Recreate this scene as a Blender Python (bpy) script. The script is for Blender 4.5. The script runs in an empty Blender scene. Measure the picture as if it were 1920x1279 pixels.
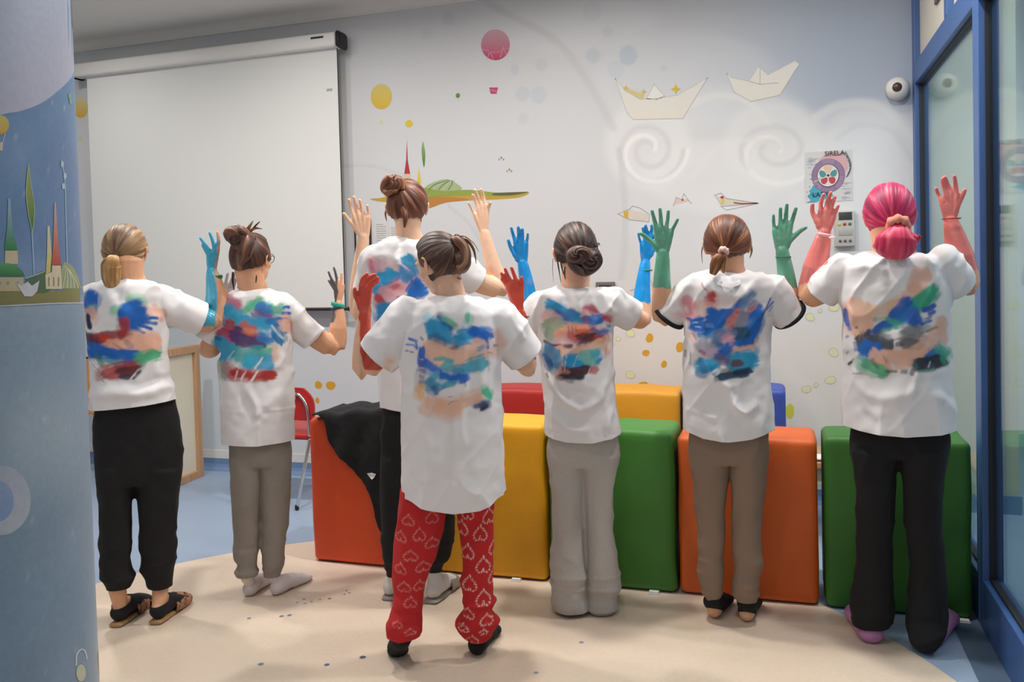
import bpy, bmesh, math, random
import numpy as np
from mathutils import Vector, Matrix
from mathutils.geometry import tessellate_polygon

# ------------------------------------------------------------------ camera, world, light
F, PX, PY, CH = 1585.0, 960.0, 550.0, 1.40
_d = np.array([1468-PX, 488-PY, F]); _d /= np.linalg.norm(_d)
_w = -np.array([-3977-PX, 631-PY, F]); _w /= np.linalg.norm(_w)
_w -= _d*_w.dot(_d); _w /= np.linalg.norm(_w)
_u = np.cross(_w, _d)
if _u[1] > 0: _u = -_u
R = np.array([_w, _d, _u])            # world = R @ camera (x right, y down, z forward)

scene = bpy.context.scene
COL = scene.collection
cam_data = bpy.data.cameras.new('camera')
cam_data.sensor_width = 36.0
cam_data.lens = F/1920*36.0
cam_data.shift_y = -(639.5-PY)/1920
cam_data.clip_start = 0.02
cam = bpy.data.objects.new('camera', cam_data)
m = Matrix.Identity(4)
rx, ry, rz = R@np.array([1, 0, 0]), R@np.array([0, -1, 0]), R@np.array([0, 0, -1])
for i in range(3):
    m[i][0], m[i][1], m[i][2] = rx[i], ry[i], rz[i]
m[2][3] = CH
cam.matrix_world = m
COL.objects.link(cam)
scene.camera = cam

scene.view_settings.view_transform = 'Standard'
scene.view_settings.look = 'None'
scene.view_settings.gamma = 1.0
scene.view_settings.use_curve_mapping = False
scene.view_settings.exposure = -0.60

world = bpy.data.worlds.new('world')
scene.world = world
world.use_nodes = True
bg = world.node_tree.nodes['Background']
bg.inputs[0].default_value = (0.92, 0.95, 1.0, 1)
bg.inputs[1].default_value = 0.55

CEIL = 3.16
def downlight(x, y, power, size=0.13, col=(1.0, 0.955, 0.90), spread=174, z=CEIL-0.02):
    ld = bpy.data.lights.new('downlight', 'AREA')
    ld.shape = 'DISK'; ld.size = size; ld.energy = power; ld.color = col
    ld.spread = math.radians(spread)
    o = bpy.data.objects.new('downlight', ld)
    o.location = (x, y, z)
    COL.objects.link(o)
    return o
for lx, ly, lp in (
        (-3.4, 3.25, 36), (-2.1, 3.25, 43), (-0.85, 3.25, 46), (0.30, 3.2, 34),
        (-3.2, 1.5, 10), (-1.9, 1.5, 13), (-0.5, 1.5, 14),
        (-4.6, 4.2, 11), (-2.8, 4.2, 7), (-1.2, 4.2, 6), (0.2, 4.2, 5)):
    downlight(lx, ly, lp)
# wide unseen fill light, added overhead behind the camera to soften the shading
ld = bpy.data.lights.new('front_fill', 'AREA'); ld.shape = 'RECTANGLE'; ld.size = 3.5; ld.size_y = 1.6
ld.energy = 34; ld.color = (0.98, 0.97, 1.0)
o = bpy.data.objects.new('front_fill', ld); o.location = (-1.2, -1.2, CEIL-0.05)
o.rotation_euler = (math.radians(25), 0, 0); COL.objects.link(o)
# lamps of the room behind the glass
ld = bpy.data.lights.new('side_room_lamp', 'AREA'); ld.shape = 'RECTANGLE'; ld.size = 1.6; ld.size_y = 1.6
ld.energy = 170; ld.color = (0.92, 0.98, 1.0)
o = bpy.data.objects.new('side_room_lamp', ld); o.location = (2.3, 4.2, CEIL-0.05); COL.objects.link(o)

# ------------------------------------------------------------------ projection helpers (pixel -> point on a real plane)
CAM = np.array([0, 0, CH])
def ray(x, y): return R@np.array([x-PX, y-PY, F])
def on_floor(x, y, z=0.0):
    r = ray(x, y); return CAM + r*((z-CH)/r[2])
def on_wall(x, y, Y):
    r = ray(x, y); return CAM + r*(Y/r[1])
def on_side(x, y, X):
    r = ray(x, y); return CAM + r*(X/r[0])

# ------------------------------------------------------------------ colour and noise
def lin(c):
    c = np.asarray(c, float)
    return np.where(c <= 0.04045, c/12.92, ((c+0.055)/1.055)**2.4)
def hx(s):
    return lin([int(s[i:i+2], 16)/255 for i in (0, 2, 4)])
def _hash(i, j, k, seed):
    n = (i.astype(np.int64)*374761393 + j.astype(np.int64)*668265263 + k.astype(np.int64)*2147483647 + seed*974711) & 0xffffffff
    n = ((n ^ (n >> 13))*1274126177) & 0xffffffff
    n = (n ^ (n >> 16)) & 0xffffffff
    return n/4294967295.0
def vnoise(P, scale=1.0, seed=0):
    P = np.asarray(P, float)*scale
    I = np.floor(P).astype(np.int64); f = P-I; f = f*f*(3-2*f)
    r = 0
    for a in (0, 1):
        for b in (0, 1):
            for c in (0, 1):
                wgt = (f[:, 0] if a else 1-f[:, 0])*(f[:, 1] if b else 1-f[:, 1])*(f[:, 2] if c else 1-f[:, 2])
                r = r + wgt*_hash(I[:, 0]+a, I[:, 1]+b, I[:, 2]+c, seed)
    return r*2-1
def fbm(P, scale, octaves=3, seed=0):
    r = 0; a = 1; t = 0
    for k in range(octaves):
        r = r + a*vnoise(P, scale*2**k, seed+17*k); t += a; a *= .5
    return r/t
def sst(a, b, x):
    t = np.clip((x-a)/(b-a), 0, 1); return t*t*(3-2*t)
def pdist(Q, pts):
    """distance from points Q (n,2) to a polyline"""
    pts = np.asarray(pts, float)
    best = np.full(len(Q), 1e9)
    if len(pts) == 1: return np.hypot(*(Q-pts[0]).T)
    for a, b in zip(pts[:-1], pts[1:]):
        ab = b-a; L = max(ab@ab, 1e-12)
        t = np.clip(((Q-a)@ab)/L, 0, 1)
        dd = Q-(a+t[:, None]*ab)
        best = np.minimum(best, np.hypot(dd[:, 0], dd[:, 1]))
    return best

# ------------------------------------------------------------------ materials
MATS = {}
def mat(name, col=None, rough=0.6, metal=0.0, attr=False, noise=0.0, nscale=200, bump=0.0, bscale=400,
        coat=0.0, sheen=0.0, spec=0.5, wet=False, stretch=None, sss=0.0):
    if name in MATS: return MATS[name]
    M = bpy.data.materials.new(name); M.use_nodes = True
    nt = M.node_tree; N = nt.nodes; Lk = nt.links
    b = N['Principled BSDF']
    b.inputs['Roughness'].default_value = rough
    b.inputs['Metallic'].default_value = metal
    b.inputs['Coat Weight'].default_value = coat
    b.inputs['Sheen Weight'].default_value = sheen
    b.inputs['Specular IOR Level'].default_value = spec
    tc = N.new('ShaderNodeTexCoord'); mp = N.new('ShaderNodeMapping')
    Lk.new(tc.outputs['Object'], mp.inputs[0])
    if stretch: mp.inputs['Scale'].default_value = stretch
    src = None
    if attr:
        a = N.new('ShaderNodeAttribute'); a.attribute_name = 'col'; src = a.outputs['Color']
    else:
        c = hx(col) if isinstance(col, str) else np.array(col)
        rgb = N.new('ShaderNodeRGB'); rgb.outputs[0].default_value = (*c, 1); src = rgb.outputs[0]
    if noise:
        nz = N.new('ShaderNodeTexNoise'); nz.inputs['Scale'].default_value = nscale; nz.inputs['Detail'].default_value = 3
        Lk.new(mp.outputs[0], nz.inputs['Vector'])
        mr = N.new('ShaderNodeMapRange'); mr.inputs['From Min'].default_value = .3; mr.inputs['From Max'].default_value = .7
        mr.inputs['To Min'].default_value = 1-noise; mr.inputs['To Max'].default_value = 1+noise
        Lk.new(nz.outputs['Fac'], mr.inputs['Value'])
        mx = N.new('ShaderNodeMix'); mx.data_type = 'RGBA'; mx.blend_type = 'MULTIPLY'; mx.inputs[0].default_value = 1
        Lk.new(src, mx.inputs[6]); Lk.new(mr.outputs[0], mx.inputs[7]); src = mx.outputs[2]
    Lk.new(src, b.inputs['Base Color'])
    if bump:
        nz2 = N.new('ShaderNodeTexNoise'); nz2.inputs['Scale'].default_value = bscale; nz2.inputs['Detail'].default_value = 2
        Lk.new(mp.outputs[0], nz2.inputs['Vector'])
        bp = N.new('ShaderNodeBump'); bp.inputs['Strength'].default_value = bump; bp.inputs['Distance'].default_value = .002
        Lk.new(nz2.outputs['Fac'], bp.inputs['Height']); Lk.new(bp.outputs[0], b.inputs['Normal'])
    if wet:
        a2 = N.new('ShaderNodeAttribute'); a2.attribute_name = 'wet'
        mr = N.new('ShaderNodeMapRange'); mr.inputs['To Min'].default_value = rough; mr.inputs['To Max'].default_value = .15
        Lk.new(a2.outputs['Fac'], mr.inputs['Value']); Lk.new(mr.outputs[0], b.inputs['Roughness'])
    if sss:
        b.inputs['Subsurface Weight'].default_value = sss
        b.inputs['Subsurface Radius'].default_value = (0.012, 0.005, 0.003)
        b.inputs['Subsurface Scale'].default_value = 1.0
    M.diffuse_color = (.8, .8, .8, 1)
    MATS[name] = M
    return M

M_WALL = mat('painted_mural_wall', attr=True, rough=.75, bump=.05, bscale=120)
M_CEIL = mat('ceiling_paint', 'dcd9d3', rough=.9, noise=.015, nscale=3)
M_CORN = mat('cornice_paint', 'dcd9d2', rough=.8, noise=.01, nscale=5)
M_FLOOR = mat('vinyl_floor', attr=True, rough=.42, noise=.03, nscale=60, bump=.04, bscale=200)
M_COLM = mat('column_mural_print', attr=True, rough=.45, noise=.05, nscale=90)
M_BLUE = mat('blue_frame_paint', '3d5f96', rough=.4, noise=.03, nscale=20)
M_WHITE = mat('white_plastic', 'dedcd8', rough=.45, noise=.01, nscale=20)
M_GREYP = mat('grey_plastic', 'b9b7b3', rough=.5, noise=.02, nscale=30)
M_BLACKP = mat('black_plastic', '1b1a1b', rough=.45, noise=.05, nscale=40)
M_DGREY = mat('dark_grey_plastic', '5e5a5a', rough=.5, noise=.03, nscale=40)
M_SCREEN = mat('screen_fabric', 'dcdcd9', rough=.85, noise=.008, nscale=300)
M_WOODF = mat('pale_beech_wood', 'b8906a', rough=.5, noise=.12, nscale=6, stretch=(8, 8, .6))
M_CREAM = mat('cream_board', 'd9d2be', rough=.8, noise=.02, nscale=8)
M_CHROME = mat('chrome_tube', 'd8d6d4', rough=.15, metal=1.0, noise=.01, nscale=9)
M_REDP = mat('red_plastic', 'b3201c', rough=.35, noise=.03, nscale=10)
M_PAPER = mat('white_paper', 'e3e2de', rough=.8, noise=.01, nscale=30)
M_INK = mat('printed_ink', '8d8c90', rough=.8, noise=.05, nscale=60)
M_POSTER = mat('poster_print', attr=True, rough=.6, noise=.03, nscale=200)
M_SHIRT = mat('white_cotton_jersey', attr=True, rough=.85, bump=.12, bscale=900)
M_SKIN = mat('skin', attr=True, rough=.55, wet=True, noise=.04, nscale=60, bump=.05, bscale=500, sss=.12)
M_HAIR = mat('hair', attr=True, rough=.42, bump=.25, bscale=120, stretch=(6, 6, 1))
M_CLOTH = mat('woven_cloth', attr=True, rough=.9, noise=.07, nscale=700, bump=.2, bscale=700)
M_HEATH = mat('heather_jersey', attr=True, rough=.92, noise=.16, nscale=420, bump=.25, bscale=600)
M_BAND = mat('band_rubber', attr=True, rough=.4, noise=.05, nscale=90)
def foam(name, c):
    return mat(name, c, rough=.5, noise=.04, nscale=160, bump=.25, bscale=500)

# ------------------------------------------------------------------ mesh helpers
def tag(o, label=None, cat=None, group=None, kind=None):
    if label: o['label'] = label
    if cat: o['category'] = cat
    if group: o['group'] = group
    if kind: o['kind'] = kind
    return o
def link(name, me, mats=(), parent=None, loc=None, smooth=True):
    o = bpy.data.objects.new(name, me)
    COL.objects.link(o)
    if not isinstance(mats, (list, tuple)): mats = [mats]
    for mm in mats: me.materials.append(mm)
    if parent: o.parent = parent
    if loc is not None: o.location = loc
    if smooth and len(me.polygons):
        me.polygons.foreach_set('use_smooth', np.ones(len(me.polygons), bool))
    return o
def empty(name, loc, rz=0.0, **k):
    o = bpy.data.objects.new(name, None); COL.objects.link(o)
    o.empty_display_size = .1
    o.location = loc; o.rotation_euler = (0, 0, rz); tag(o, **k); return o
def bm_mesh(bm, name='mesh'):
    bmesh.ops.recalc_face_normals(bm, faces=bm.faces)
    me = bpy.data.meshes.new(name); bm.to_mesh(me); bm.free(); return me
def box(bm, x0, x1, y0, y1, z0, z1, bevel=0.0, seg=2, mi=0):
    r = bmesh.ops.create_cube(bm, size=1.0)
    vs = r['verts']
    for v in vs:
        v.co = Vector(((x0+x1)/2+v.co.x*(x1-x0), (y0+y1)/2+v.co.y*(y1-y0), (z0+z1)/2+v.co.z*(z1-z0)))
    fs = set(f for v in vs for f in v.link_faces)
    for f in fs: f.material_index = mi
    if bevel:
        es = list(set(e for v in vs for e in v.link_edges))
        bmesh.ops.bevel(bm, geom=es, offset=bevel, segments=seg, profile=.5, affect='EDGES')
def ring_loft(bm, rings, cap=True):
    vr = [[bm.verts.new(p) for p in rg] for rg in rings]
    n = len(vr[0])
    for a, b in zip(vr[:-1], vr[1:]):
        for i in range(n):
            bm.faces.new((a[i], a[(i+1) % n], b[(i+1) % n], b[i]))
    if cap:
        bm.faces.new(vr[0][::-1]); bm.faces.new(vr[-1])
def limb(bm, pts, rad, n=14, flat=1.0, side=None, caps=True):
    """rounded tube through pts; rad = radius per point (or (ra, rb) pairs); side = direction of the first axis"""
    P = [np.array(p, float) for p in pts]
    RR = [(r, r*flat) if np.isscalar(r) else r for r in rad]
    # densify
    if len(P) > 2:
        Q = []; S = []
        for i in range(len(P)-1):
            p0 = P[max(i-1, 0)]; p1 = P[i]; p2 = P[i+1]; p3 = P[min(i+2, len(P)-1)]
            for t in (0, .25, .5, .75):
                q = .5*((2*p1)+(-p0+p2)*t+(2*p0-5*p1+4*p2-p3)*t*t+(-p0+3*p1-3*p2+p3)*t**3)
                Q.append(q); S.append((RR[i][0]*(1-t)+RR[i+1][0]*t, RR[i][1]*(1-t)+RR[i+1][1]*t))
        Q.append(P[-1]); S.append(RR[-1]); P, RR = Q, S
    rings = []
    ref = np.array(side if side is not None else (1, 0, 0), float)
    def frame(t):
        t = t/np.linalg.norm(t)
        a = ref-t*(ref@t)
        if np.linalg.norm(a) < .1: a = np.array([0, 1, 0.])-t*t[1]
        a /= np.linalg.norm(a)
        return t, a, np.cross(t, a)
    def mk(c, a, b, ra, rb):
        return [tuple(c+a*ra*math.cos(2*math.pi*k/n)+b*rb*math.sin(2*math.pi*k/n)) for k in range(n)]
    T = []
    for i in range(len(P)):
        T.append(P[min(i+1, len(P)-1)]-P[max(i-1, 0)])
    t, a, b = frame(T[0]); r0 = min(RR[0])
    if caps:
        for ph in (80, 55, 28):
            cph = math.cos(math.radians(ph)); sph = math.sin(math.radians(ph))
            rings.append(mk(P[0]-t*r0*sph, a, b, RR[0][0]*cph, RR[0][1]*cph))
    for i in range(len(P)):
        t, a, b = frame(T[i]); rings.append(mk(P[i], a, b, *RR[i]))
    if caps:
        r0 = min(RR[-1])
        for ph in (28, 55, 80):
            cph = math.cos(math.radians(ph)); sph = math.sin(math.radians(ph))
            rings.append(mk(P[-1]+t*r0*sph, a, b, RR[-1][0]*cph, RR[-1][1]*cph))
    ring_loft(bm, rings)
def ellipsoid(bm, c, r, rot=None, seg=20):
    M4 = Matrix.Translation(Vector(c)) @ (rot.to_4x4() if rot else Matrix.Identity(4)) @ Matrix.Diagonal((*r, 1))
    bmesh.ops.create_uvsphere(bm, u_segments=seg, v_segments=seg//2+2, radius=1.0, matrix=M4)
def sring(c, a, b, ra, rb, n=40, p=2.4):
    """superellipse ring"""
    out = []
    for k in range(n):
        th = 2*math.pi*k/n; cc, ss = math.cos(th), math.sin(th)
        x = math.copysign(abs(cc)**(2/p), cc); y = math.copysign(abs(ss)**(2/p), ss)
        out.append(tuple(np.array(c)+np.array(a)*ra*x+np.array(b)*rb*y))
    return out
def voxel(bm, size, name='mesh'):
    bmesh.ops.recalc_face_normals(bm, faces=bm.faces)
    me = bpy.data.meshes.new('tmp'); bm.to_mesh(me); bm.free()
    o = bpy.data.objects.new('tmp', me); COL.objects.link(o)
    md = o.modifiers.new('r', 'REMESH'); md.mode = 'VOXEL'; md.voxel_size = size; md.adaptivity = 0
    dg = bpy.context.evaluated_depsgraph_get(); dg.update()
    out = bpy.data.meshes.new_from_object(o.evaluated_get(dg))
    bpy.data.objects.remove(o); bpy.data.meshes.remove(me)
    out.name = name
    return out
def getv(me):
    a = np.empty(len(me.vertices)*3); me.vertices.foreach_get('co', a); return a.reshape(-1, 3)
def setv(me, V):
    me.vertices.foreach_set('co', np.ascontiguousarray(V).ravel()); me.update()
def getn(me):
    a = np.empty(len(me.vertices)*3, np.float32); me.vertex_normals.foreach_get('vector', a); return a.reshape(-1, 3).astype(float)
def edges(me):
    a = np.empty(len(me.edges)*2, np.int64); me.edges.foreach_get('vertices', a); return a.reshape(-1, 2)
def smooth(me, it=4, lam=.5, mask=None):
    V = getv(me); E = edges(me); n = len(V)
    cnt = np.bincount(E.ravel(), minlength=n).astype(float); cnt[cnt == 0] = 1
    for _ in range(it):
        S = np.empty_like(V)
        for k in range(3):
            S[:, k] = np.bincount(E[:, 0], V[E[:, 1], k], n)+np.bincount(E[:, 1], V[E[:, 0], k], n)
        A = S/cnt[:, None]
        w = lam if mask is None else lam*mask[:, None]
        V = V+(A-V)*w
    setv(me, V); return me
def setcol(me, C, name='col'):
    a = me.color_attributes.get(name) or me.color_attributes.new(name, 'FLOAT_COLOR', 'POINT')
    D = np.ones((len(me.vertices), 4), np.float32); D[:, :3] = C
    a.data.foreach_set('color', D.ravel())
def setfloat(me, W, name='wet'):
    a = me.attributes.get(name) or me.attributes.new(name, 'FLOAT', 'POINT')
    a.data.foreach_set('value', np.asarray(W, np.float32))
def plane_cut(me, co, no, sel=None):
    """remove what lies on the side of the plane the normal points to"""
    bm = bmesh.new(); bm.from_mesh(me)
    if sel is None:
        g = bm.verts[:]+bm.edges[:]+bm.faces[:]
        bmesh.ops.bisect_plane(bm, geom=g, plane_co=co, plane_no=no, clear_outer=True)
    else:
        fs = [f for f in bm.faces if sel(f.calc_center_median())]
        vs = set(v for f in fs for v in f.verts); es = set(e for f in fs for e in f.edges)
        bmesh.ops.bisect_plane(bm, geom=list(vs)+list(es)+fs, plane_co=co, plane_no=no, clear_outer=True)
    bm.to_mesh(me); bm.free(); return me
def mod_solid(o, t, off=-1):
    md = o.modifiers.new('thickness', 'SOLIDIFY'); md.thickness = t; md.offset = off
    return md

class Flat:
    """collects coloured flat shapes laid on a surface through a mapping function (px point, layer) -> xyz"""
    def __init__(s, mapf): s.v = []; s.f = []; s.c = []; s.map = mapf
    def poly(s, pts, col, layer=1, col2=None, vert=True):
        if len(pts) < 3: return
        c1 = hx(col) if isinstance(col, str) else np.array(col)
        c2 = c1 if col2 is None else hx(col2)
        P = [Vector((p[0], p[1], 0)) for p in pts]
        tri = tessellate_polygon([P])
        ys = np.array([p[1] for p in pts]); y0, y1 = ys.min(), ys.max()
        b = len(s.v)
        for p in pts:
            s.v.append(tuple(s.map(p[0], p[1], layer)))
            t = (p[1]-y0)/max(y1-y0, 1e-6); s.c.append(c1*(1-t)+c2*t)
        for t in tri: s.f.append(tuple(b+i for i in t))
    def disc(s, cx, cy, rx_, ry_=None, col='ffffff', layer=1, n=26, col2=None, wob=0.0, seed=0):
        ry_ = ry_ or rx_; rnd = random.Random(seed); ph = rnd.random()*6
        pts = [(cx+rx_*(1+wob*math.sin(2*a+ph)+wob*.6*math.sin(3*a+ph*2))*math.cos(a), cy+ry_*(1+wob*math.sin(2*a+ph)+wob*.6*math.sin(3*a+ph*2))*math.sin(a)) for a in np.linspace(0, 2*math.pi, n, endpoint=False)]
        s.poly(pts, col, layer, col2)
    def line(s, pts, w, col, layer=1, w2=None):
        P = [np.array(p, float) for p in pts]
        w2 = w if w2 is None else w2
        for i in range(len(P)-1):
            a, b = P[i], P[i+1]; d = b-a; L = np.hypot(*d)
            if L < 1e-6: continue
            n = np.array([-d[1], d[0]])/L
            wa = (w+(w2-w)*i/(len(P)-1))/2; wb = (w+(w2-w)*(i+1)/(len(P)-1))/2
            e = d/L*min(wa, wb)*.4
            s.poly([a-e+n*wa, b+e+n*wb, b+e-n*wb, a-e-n*wa], col, layer)
    def mesh(s, name, V=None, Fc=None, C=None):
        v = list(s.v); f = list(s.f); c = list(s.c)
        if V is not None:
            n0 = len(V); v = [tuple(p) for p in V]+v; f = [tuple(q) for q in Fc]+[tuple(i+n0 for i in q) for q in f]; c = list(C)+c
        me = bpy.data.meshes.new(name); me.from_pydata(v, [], f); me.update()
        setcol(me, np.array(c))
        return me
def grid(nu, nv):
    Fc = []
    for j in range(nv-1):
        for i in range(nu-1):
            a = j*nu+i; Fc.append((a, a+1, a+nu+1, a+nu))
    return Fc
def spline(pts, k=6, closed=False):
    P = [np.array(p, float) for p in pts]; out = []
    n = len(P)
    rng = range(n) if closed else range(n-1)
    for i in rng:
        if closed: p0, p1, p2, p3 = P[i-1], P[i], P[(i+1) % n], P[(i+2) % n]
        else: p0, p1, p2, p3 = P[max(i-1, 0)], P[i], P[i+1], P[min(i+2, n-1)]
        for j in range(k):
            t = j/k
            out.append(.5*((2*p1)+(-p0+p2)*t+(2*p0-5*p1+4*p2-p3)*t*t+(-p0+3*p1-3*p2+p3)*t**3))
    if not closed: out.append(P[-1])
    return out

# ------------------------------------------------------------------ room shell
WY = 5.12            # back wall
GX = 0.72            # plane of the glass partition
XL = -6.2
def to_px(P):
    C = (np.asarray(P, float)-CAM)@R
    return np.c_[C[:, 0]/C[:, 2]*F+PX, C[:, 1]/C[:, 2]*F+PY]

# floor: blue vinyl with a large beige disc
CC, CR = np.array([-1.254, 2.197]), 1.9676
def floor_pt(x, y, layer): return on_floor(x, y, .0006*layer)
fl = Flat(lambda x, y, l: (x, y, .0006*l))
nx, ny = 150, 110
gx = np.linspace(XL, 4.2, nx); gy = np.linspace(-2.4, 7.0, ny)
V = np.array([(x, y, 0) for y in gy for x in gx])
base = hx('93a6be')*np.ones((len(V), 1))
nz = fbm(V, 1.3, 3, 5)[:, None]
base = base*(1+.05*nz)
band = hx('5f7896')
# darker border strip along the partition
th = np.linspace(0, 2*math.pi, 160, endpoint=False)
fl.poly([(CC[0]+CR*math.cos(a), CC[1]+CR*math.sin(a)) for a in th], 'dac8b4', 1)
fl.poly([(GX-.13, -2.3), (GX-.01, -2.3), (GX-.01, 5.0), (GX-.13, 5.0)], '56697f', 1)
# small inlaid dots in the beige disc
for (x, y, r, c) in [(467, 1160, .009, '7d8792'), (528, 1156, .010, '75818e'), (543, 1154, .010, '75818e'), (489, 1246, .011, '7b8690'),
                  (613, 1247, .010, '5d6a78'), (557, 1130, .006, '8b8c90'), (570, 1124, .006, '76808a'), (572, 1132, .006, '76808a'),
                  (584, 1129, .006, '76808a'), (600, 1125, .006, '76808a'), (618, 1123, .008, '6c7480'), (646, 1115, .006, '76808a'),
                  (655, 1112, .006, '76808a'), (650, 1108, .006, '76808a'), (1090, 1205, .010, '8a95a0'), (680, 1233, .012, '55606c'), (1005, 1262, .009, '8a95a0')]:
    p = on_floor(x, y)
    fl.disc(p[0], p[1], r, r, c, 2, 12)
me = fl.mesh('floor', V, grid(nx, ny), base)
tag(link('floor', me, M_FLOOR, smooth=False), kind='structure')

# back wall with its pale mural
nx, nz_ = 520, 262
gx = np.linspace(XL, GX+.03, nx); gz = np.linspace(0, CEIL, nz_)
V = np.array([(x, WY, z) for z in gz for x in gx]); Q = to_px(V)
def lerp(C, c, w):
    c = hx(c) if isinstance(c, str) else c
    return C*(1-w[:, None])+c*w[:, None]
C = hx('cccdcf')*np.ones((len(V), 1))
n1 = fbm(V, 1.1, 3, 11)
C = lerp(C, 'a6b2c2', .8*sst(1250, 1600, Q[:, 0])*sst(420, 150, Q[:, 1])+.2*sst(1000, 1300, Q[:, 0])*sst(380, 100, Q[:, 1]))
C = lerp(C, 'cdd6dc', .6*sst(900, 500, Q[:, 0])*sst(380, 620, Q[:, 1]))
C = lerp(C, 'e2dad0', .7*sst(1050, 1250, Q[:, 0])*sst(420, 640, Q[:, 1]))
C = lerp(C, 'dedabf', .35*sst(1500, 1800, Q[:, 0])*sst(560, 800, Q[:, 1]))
C = C*(1+.02*n1)[:, None]
def blob(cx, cy, rx_, ry_, c, a, soft=.25):
    global C
    r = np.hypot((Q[:, 0]-cx)/rx_, (Q[:, 1]-cy)/ry_)
    C = lerp(C, c, a*sst(1+soft, 1-soft, r))
def arcl(pts, w, c, a, soft=1.6):
    global C
    d = pdist(Q, spline(pts, 8))
    C = lerp(C, c, a*sst(w*soft, w*.4, d))
# big soft clouds with spirals
for b in [(1500, 440, 190, 190, 'd8d9db', .5), (1330, 400, 160, 120, 'd8d9db', .4), (1640, 300, 110, 110, 'dfe0e1', .5), (1600, 330, 140, 130, 'dfe0e1', .4), (1380, 240, 150, 80, 'dcdddd', .35),
          (1215, 270, 80, 85, 'e4e3e0', .5), (1450, 270, 95, 80, 'e2e2e1', .5), (1290, 150, 170, 90, 'dadde0', .25), (1340, 330, 130, 70, 'e3e3e1', .4),
          (1060, 40, 170, 60, 'dadde0', .255)]:
    blob(*b, soft=.16)
def spiral(cx, cy, r0, turns, w, c, a, sq=1.0, ph=0):
    pts = [(cx+r0*(1-.86*t)*math.cos(ph+turns*2*math.pi*t), cy+sq*r0*(1-.86*t)*math.sin(ph+turns*2*math.pi*t)) for t in np.linspace(0, 1, 30)]
    arcl(pts, w, c, a)
spiral(1216, 282, 66, 2.0, 5, 'cacbcd', .7); spiral(1216, 282, 74, 1.0, 4, 'ecebe8', .7)
spiral(1455, 280, 70, 1.6, 5, 'cacccf', .65, .75, 2.4); spiral(1450, 285, 88, 1.0, 4, 'eae9e7', .6, .85)
arcl([(1290, 200), (1340, 180), (1400, 190), (1440, 230)], 6, 'dcdcda', .6)
arcl([(1300, 330), (1340, 280), (1400, 262), (1470, 275)], 5, 'dedddb', .6)
arcl([(1530, 220), (1580, 195), (1650, 200), (1715, 260)], 8, 'dfdfdd', .5)
arcl([(1570, 260), (1610, 235), (1670, 245), (1710, 300)], 5, 'c3c7cb', .4)
arcl([(1480, 700), (1520, 740), (1548, 800), (1560, 840)], 14, 'e2ddd3', .5)
arcl([(880, -20), (940, 20), (1040, 75), (1100, 150), (1150, 240)], 7, 'c0bfc0', .5)
arcl([(1160, 280), (1170, 360), (1172, 450), (1165, 520)], 6, 'b9bec2', .45)
arcl([(640, 312), (700, 312), (760, 330)], 2.5, 'bdbcbb', .5)
arcl([(840, 385), (880, 420), (905, 460)], 2.5, 'bdbdbe', .6)
for (x, y, r, c, a) in [(1178, 104, 17, '9fb0c6', .45), (1112, 104, 13, 'a9b5c4', .35), (1140, 60, 10, 'aebbc9', .3), (965, 130, 9, 'b3bac4', .4),
                  (1015, 122, 11, 'b3bac4', .35), (980, 176, 13, 'b0b9c6', .35), (1010, 178, 15, 'b0b9c6', .35), (840, 35, 12, 'b9bbbd', .35),
                  (1110, 20, 18, 'b3bac4', .25), (1245, 128, 6, 'aebacb', .3), (800, 62, 10, 'bcbdbf', .3), (980, 222, 10, 'b6bcc4', .3), (1155, 130, 16, 'b6c0cc', .3)]:
    blob(x, y, r, r*1.1, c, a, .12)
wf = Flat(lambda x, y, l: tuple(on_wall(x, y, WY-.0004*l-.0004)))
# hot-air balloons
wf.disc(929, 84, 27, 29, 'c7a3ac', 1, 40, 'b8325f')
wf.line([(904, 92), (930, 99), (955, 90)], 1.4, 'd58aa4', 2)
for p in [[(919, 95), (913, 112)], [(919, 95), (925, 112)], [(944, 88), (938, 108)], [(944, 88), (950, 104)]]: wf.line(p, 1, 'd9a0b2', 2)
wf.poly([(917, 164), (934, 164), (931, 176), (920, 176)], 'b84a70', 1); wf.line([(919, 168), (932, 172)], 1, 'e0a0b4', 2)
wf.disc(715, 181, 20, 24, 'cfbf72', 1, 36, 'd2ac34'); wf.disc(715, 229, 3.5, 5, 'c6cba4', 1)
wf.disc(767, 232, 7, 7, 'd6b93c', 1); wf.disc(858.5, 179, 4.2, 4.6, '6f9a50', 1, 14, '3f7a34'); wf.line([(859, 184), (860, 189)], 2, 'c6cba4', 1)
wf.disc(151, 202, 14, 19, 'd6cf9a', 1, 30, 'd6a72e'); wf.disc(151, 260, 4, 5, 'c9cba0', 1)
# floating island
wf.poly(spline([(694, 373), (712, 378), (740, 379), (775, 381), (800, 390), (840, 379), (880, 376), (930, 374), (975, 370), (992, 361), (960, 364), (900, 362), (850, 358), (800, 357), (740, 364), (715, 371)], 4, True), 'b9973c', 1)
wf.poly(spline([(792, 372), (800, 391), (835, 380), (880, 375), (850, 370)], 4, True), 'b57b3c', 2)
wf.poly(spline([(760, 362), (790, 352), (830, 358), (880, 356), (930, 361), (985, 362), (950, 368), (880, 366), (800, 370), (765, 371)], 4, True), '8c9a45', 3)
wf.poly(spline([(930, 362), (975, 360), (991, 360), (960, 366), (925, 366)], 4, True), '5d5a30', 4)
wf.poly(spline([(797, 352), (812, 342), (838, 336), (856, 344), (866, 354), (846, 358), (815, 358)], 4, True), '9db082', 2)
for k in range(6): wf.line(spline([(804+k*9, 356), (815+k*8, 346), (840+k*2, 338)], 4), 1.1, ['57704a', 'c9d2b4'][k % 2], 5)
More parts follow.
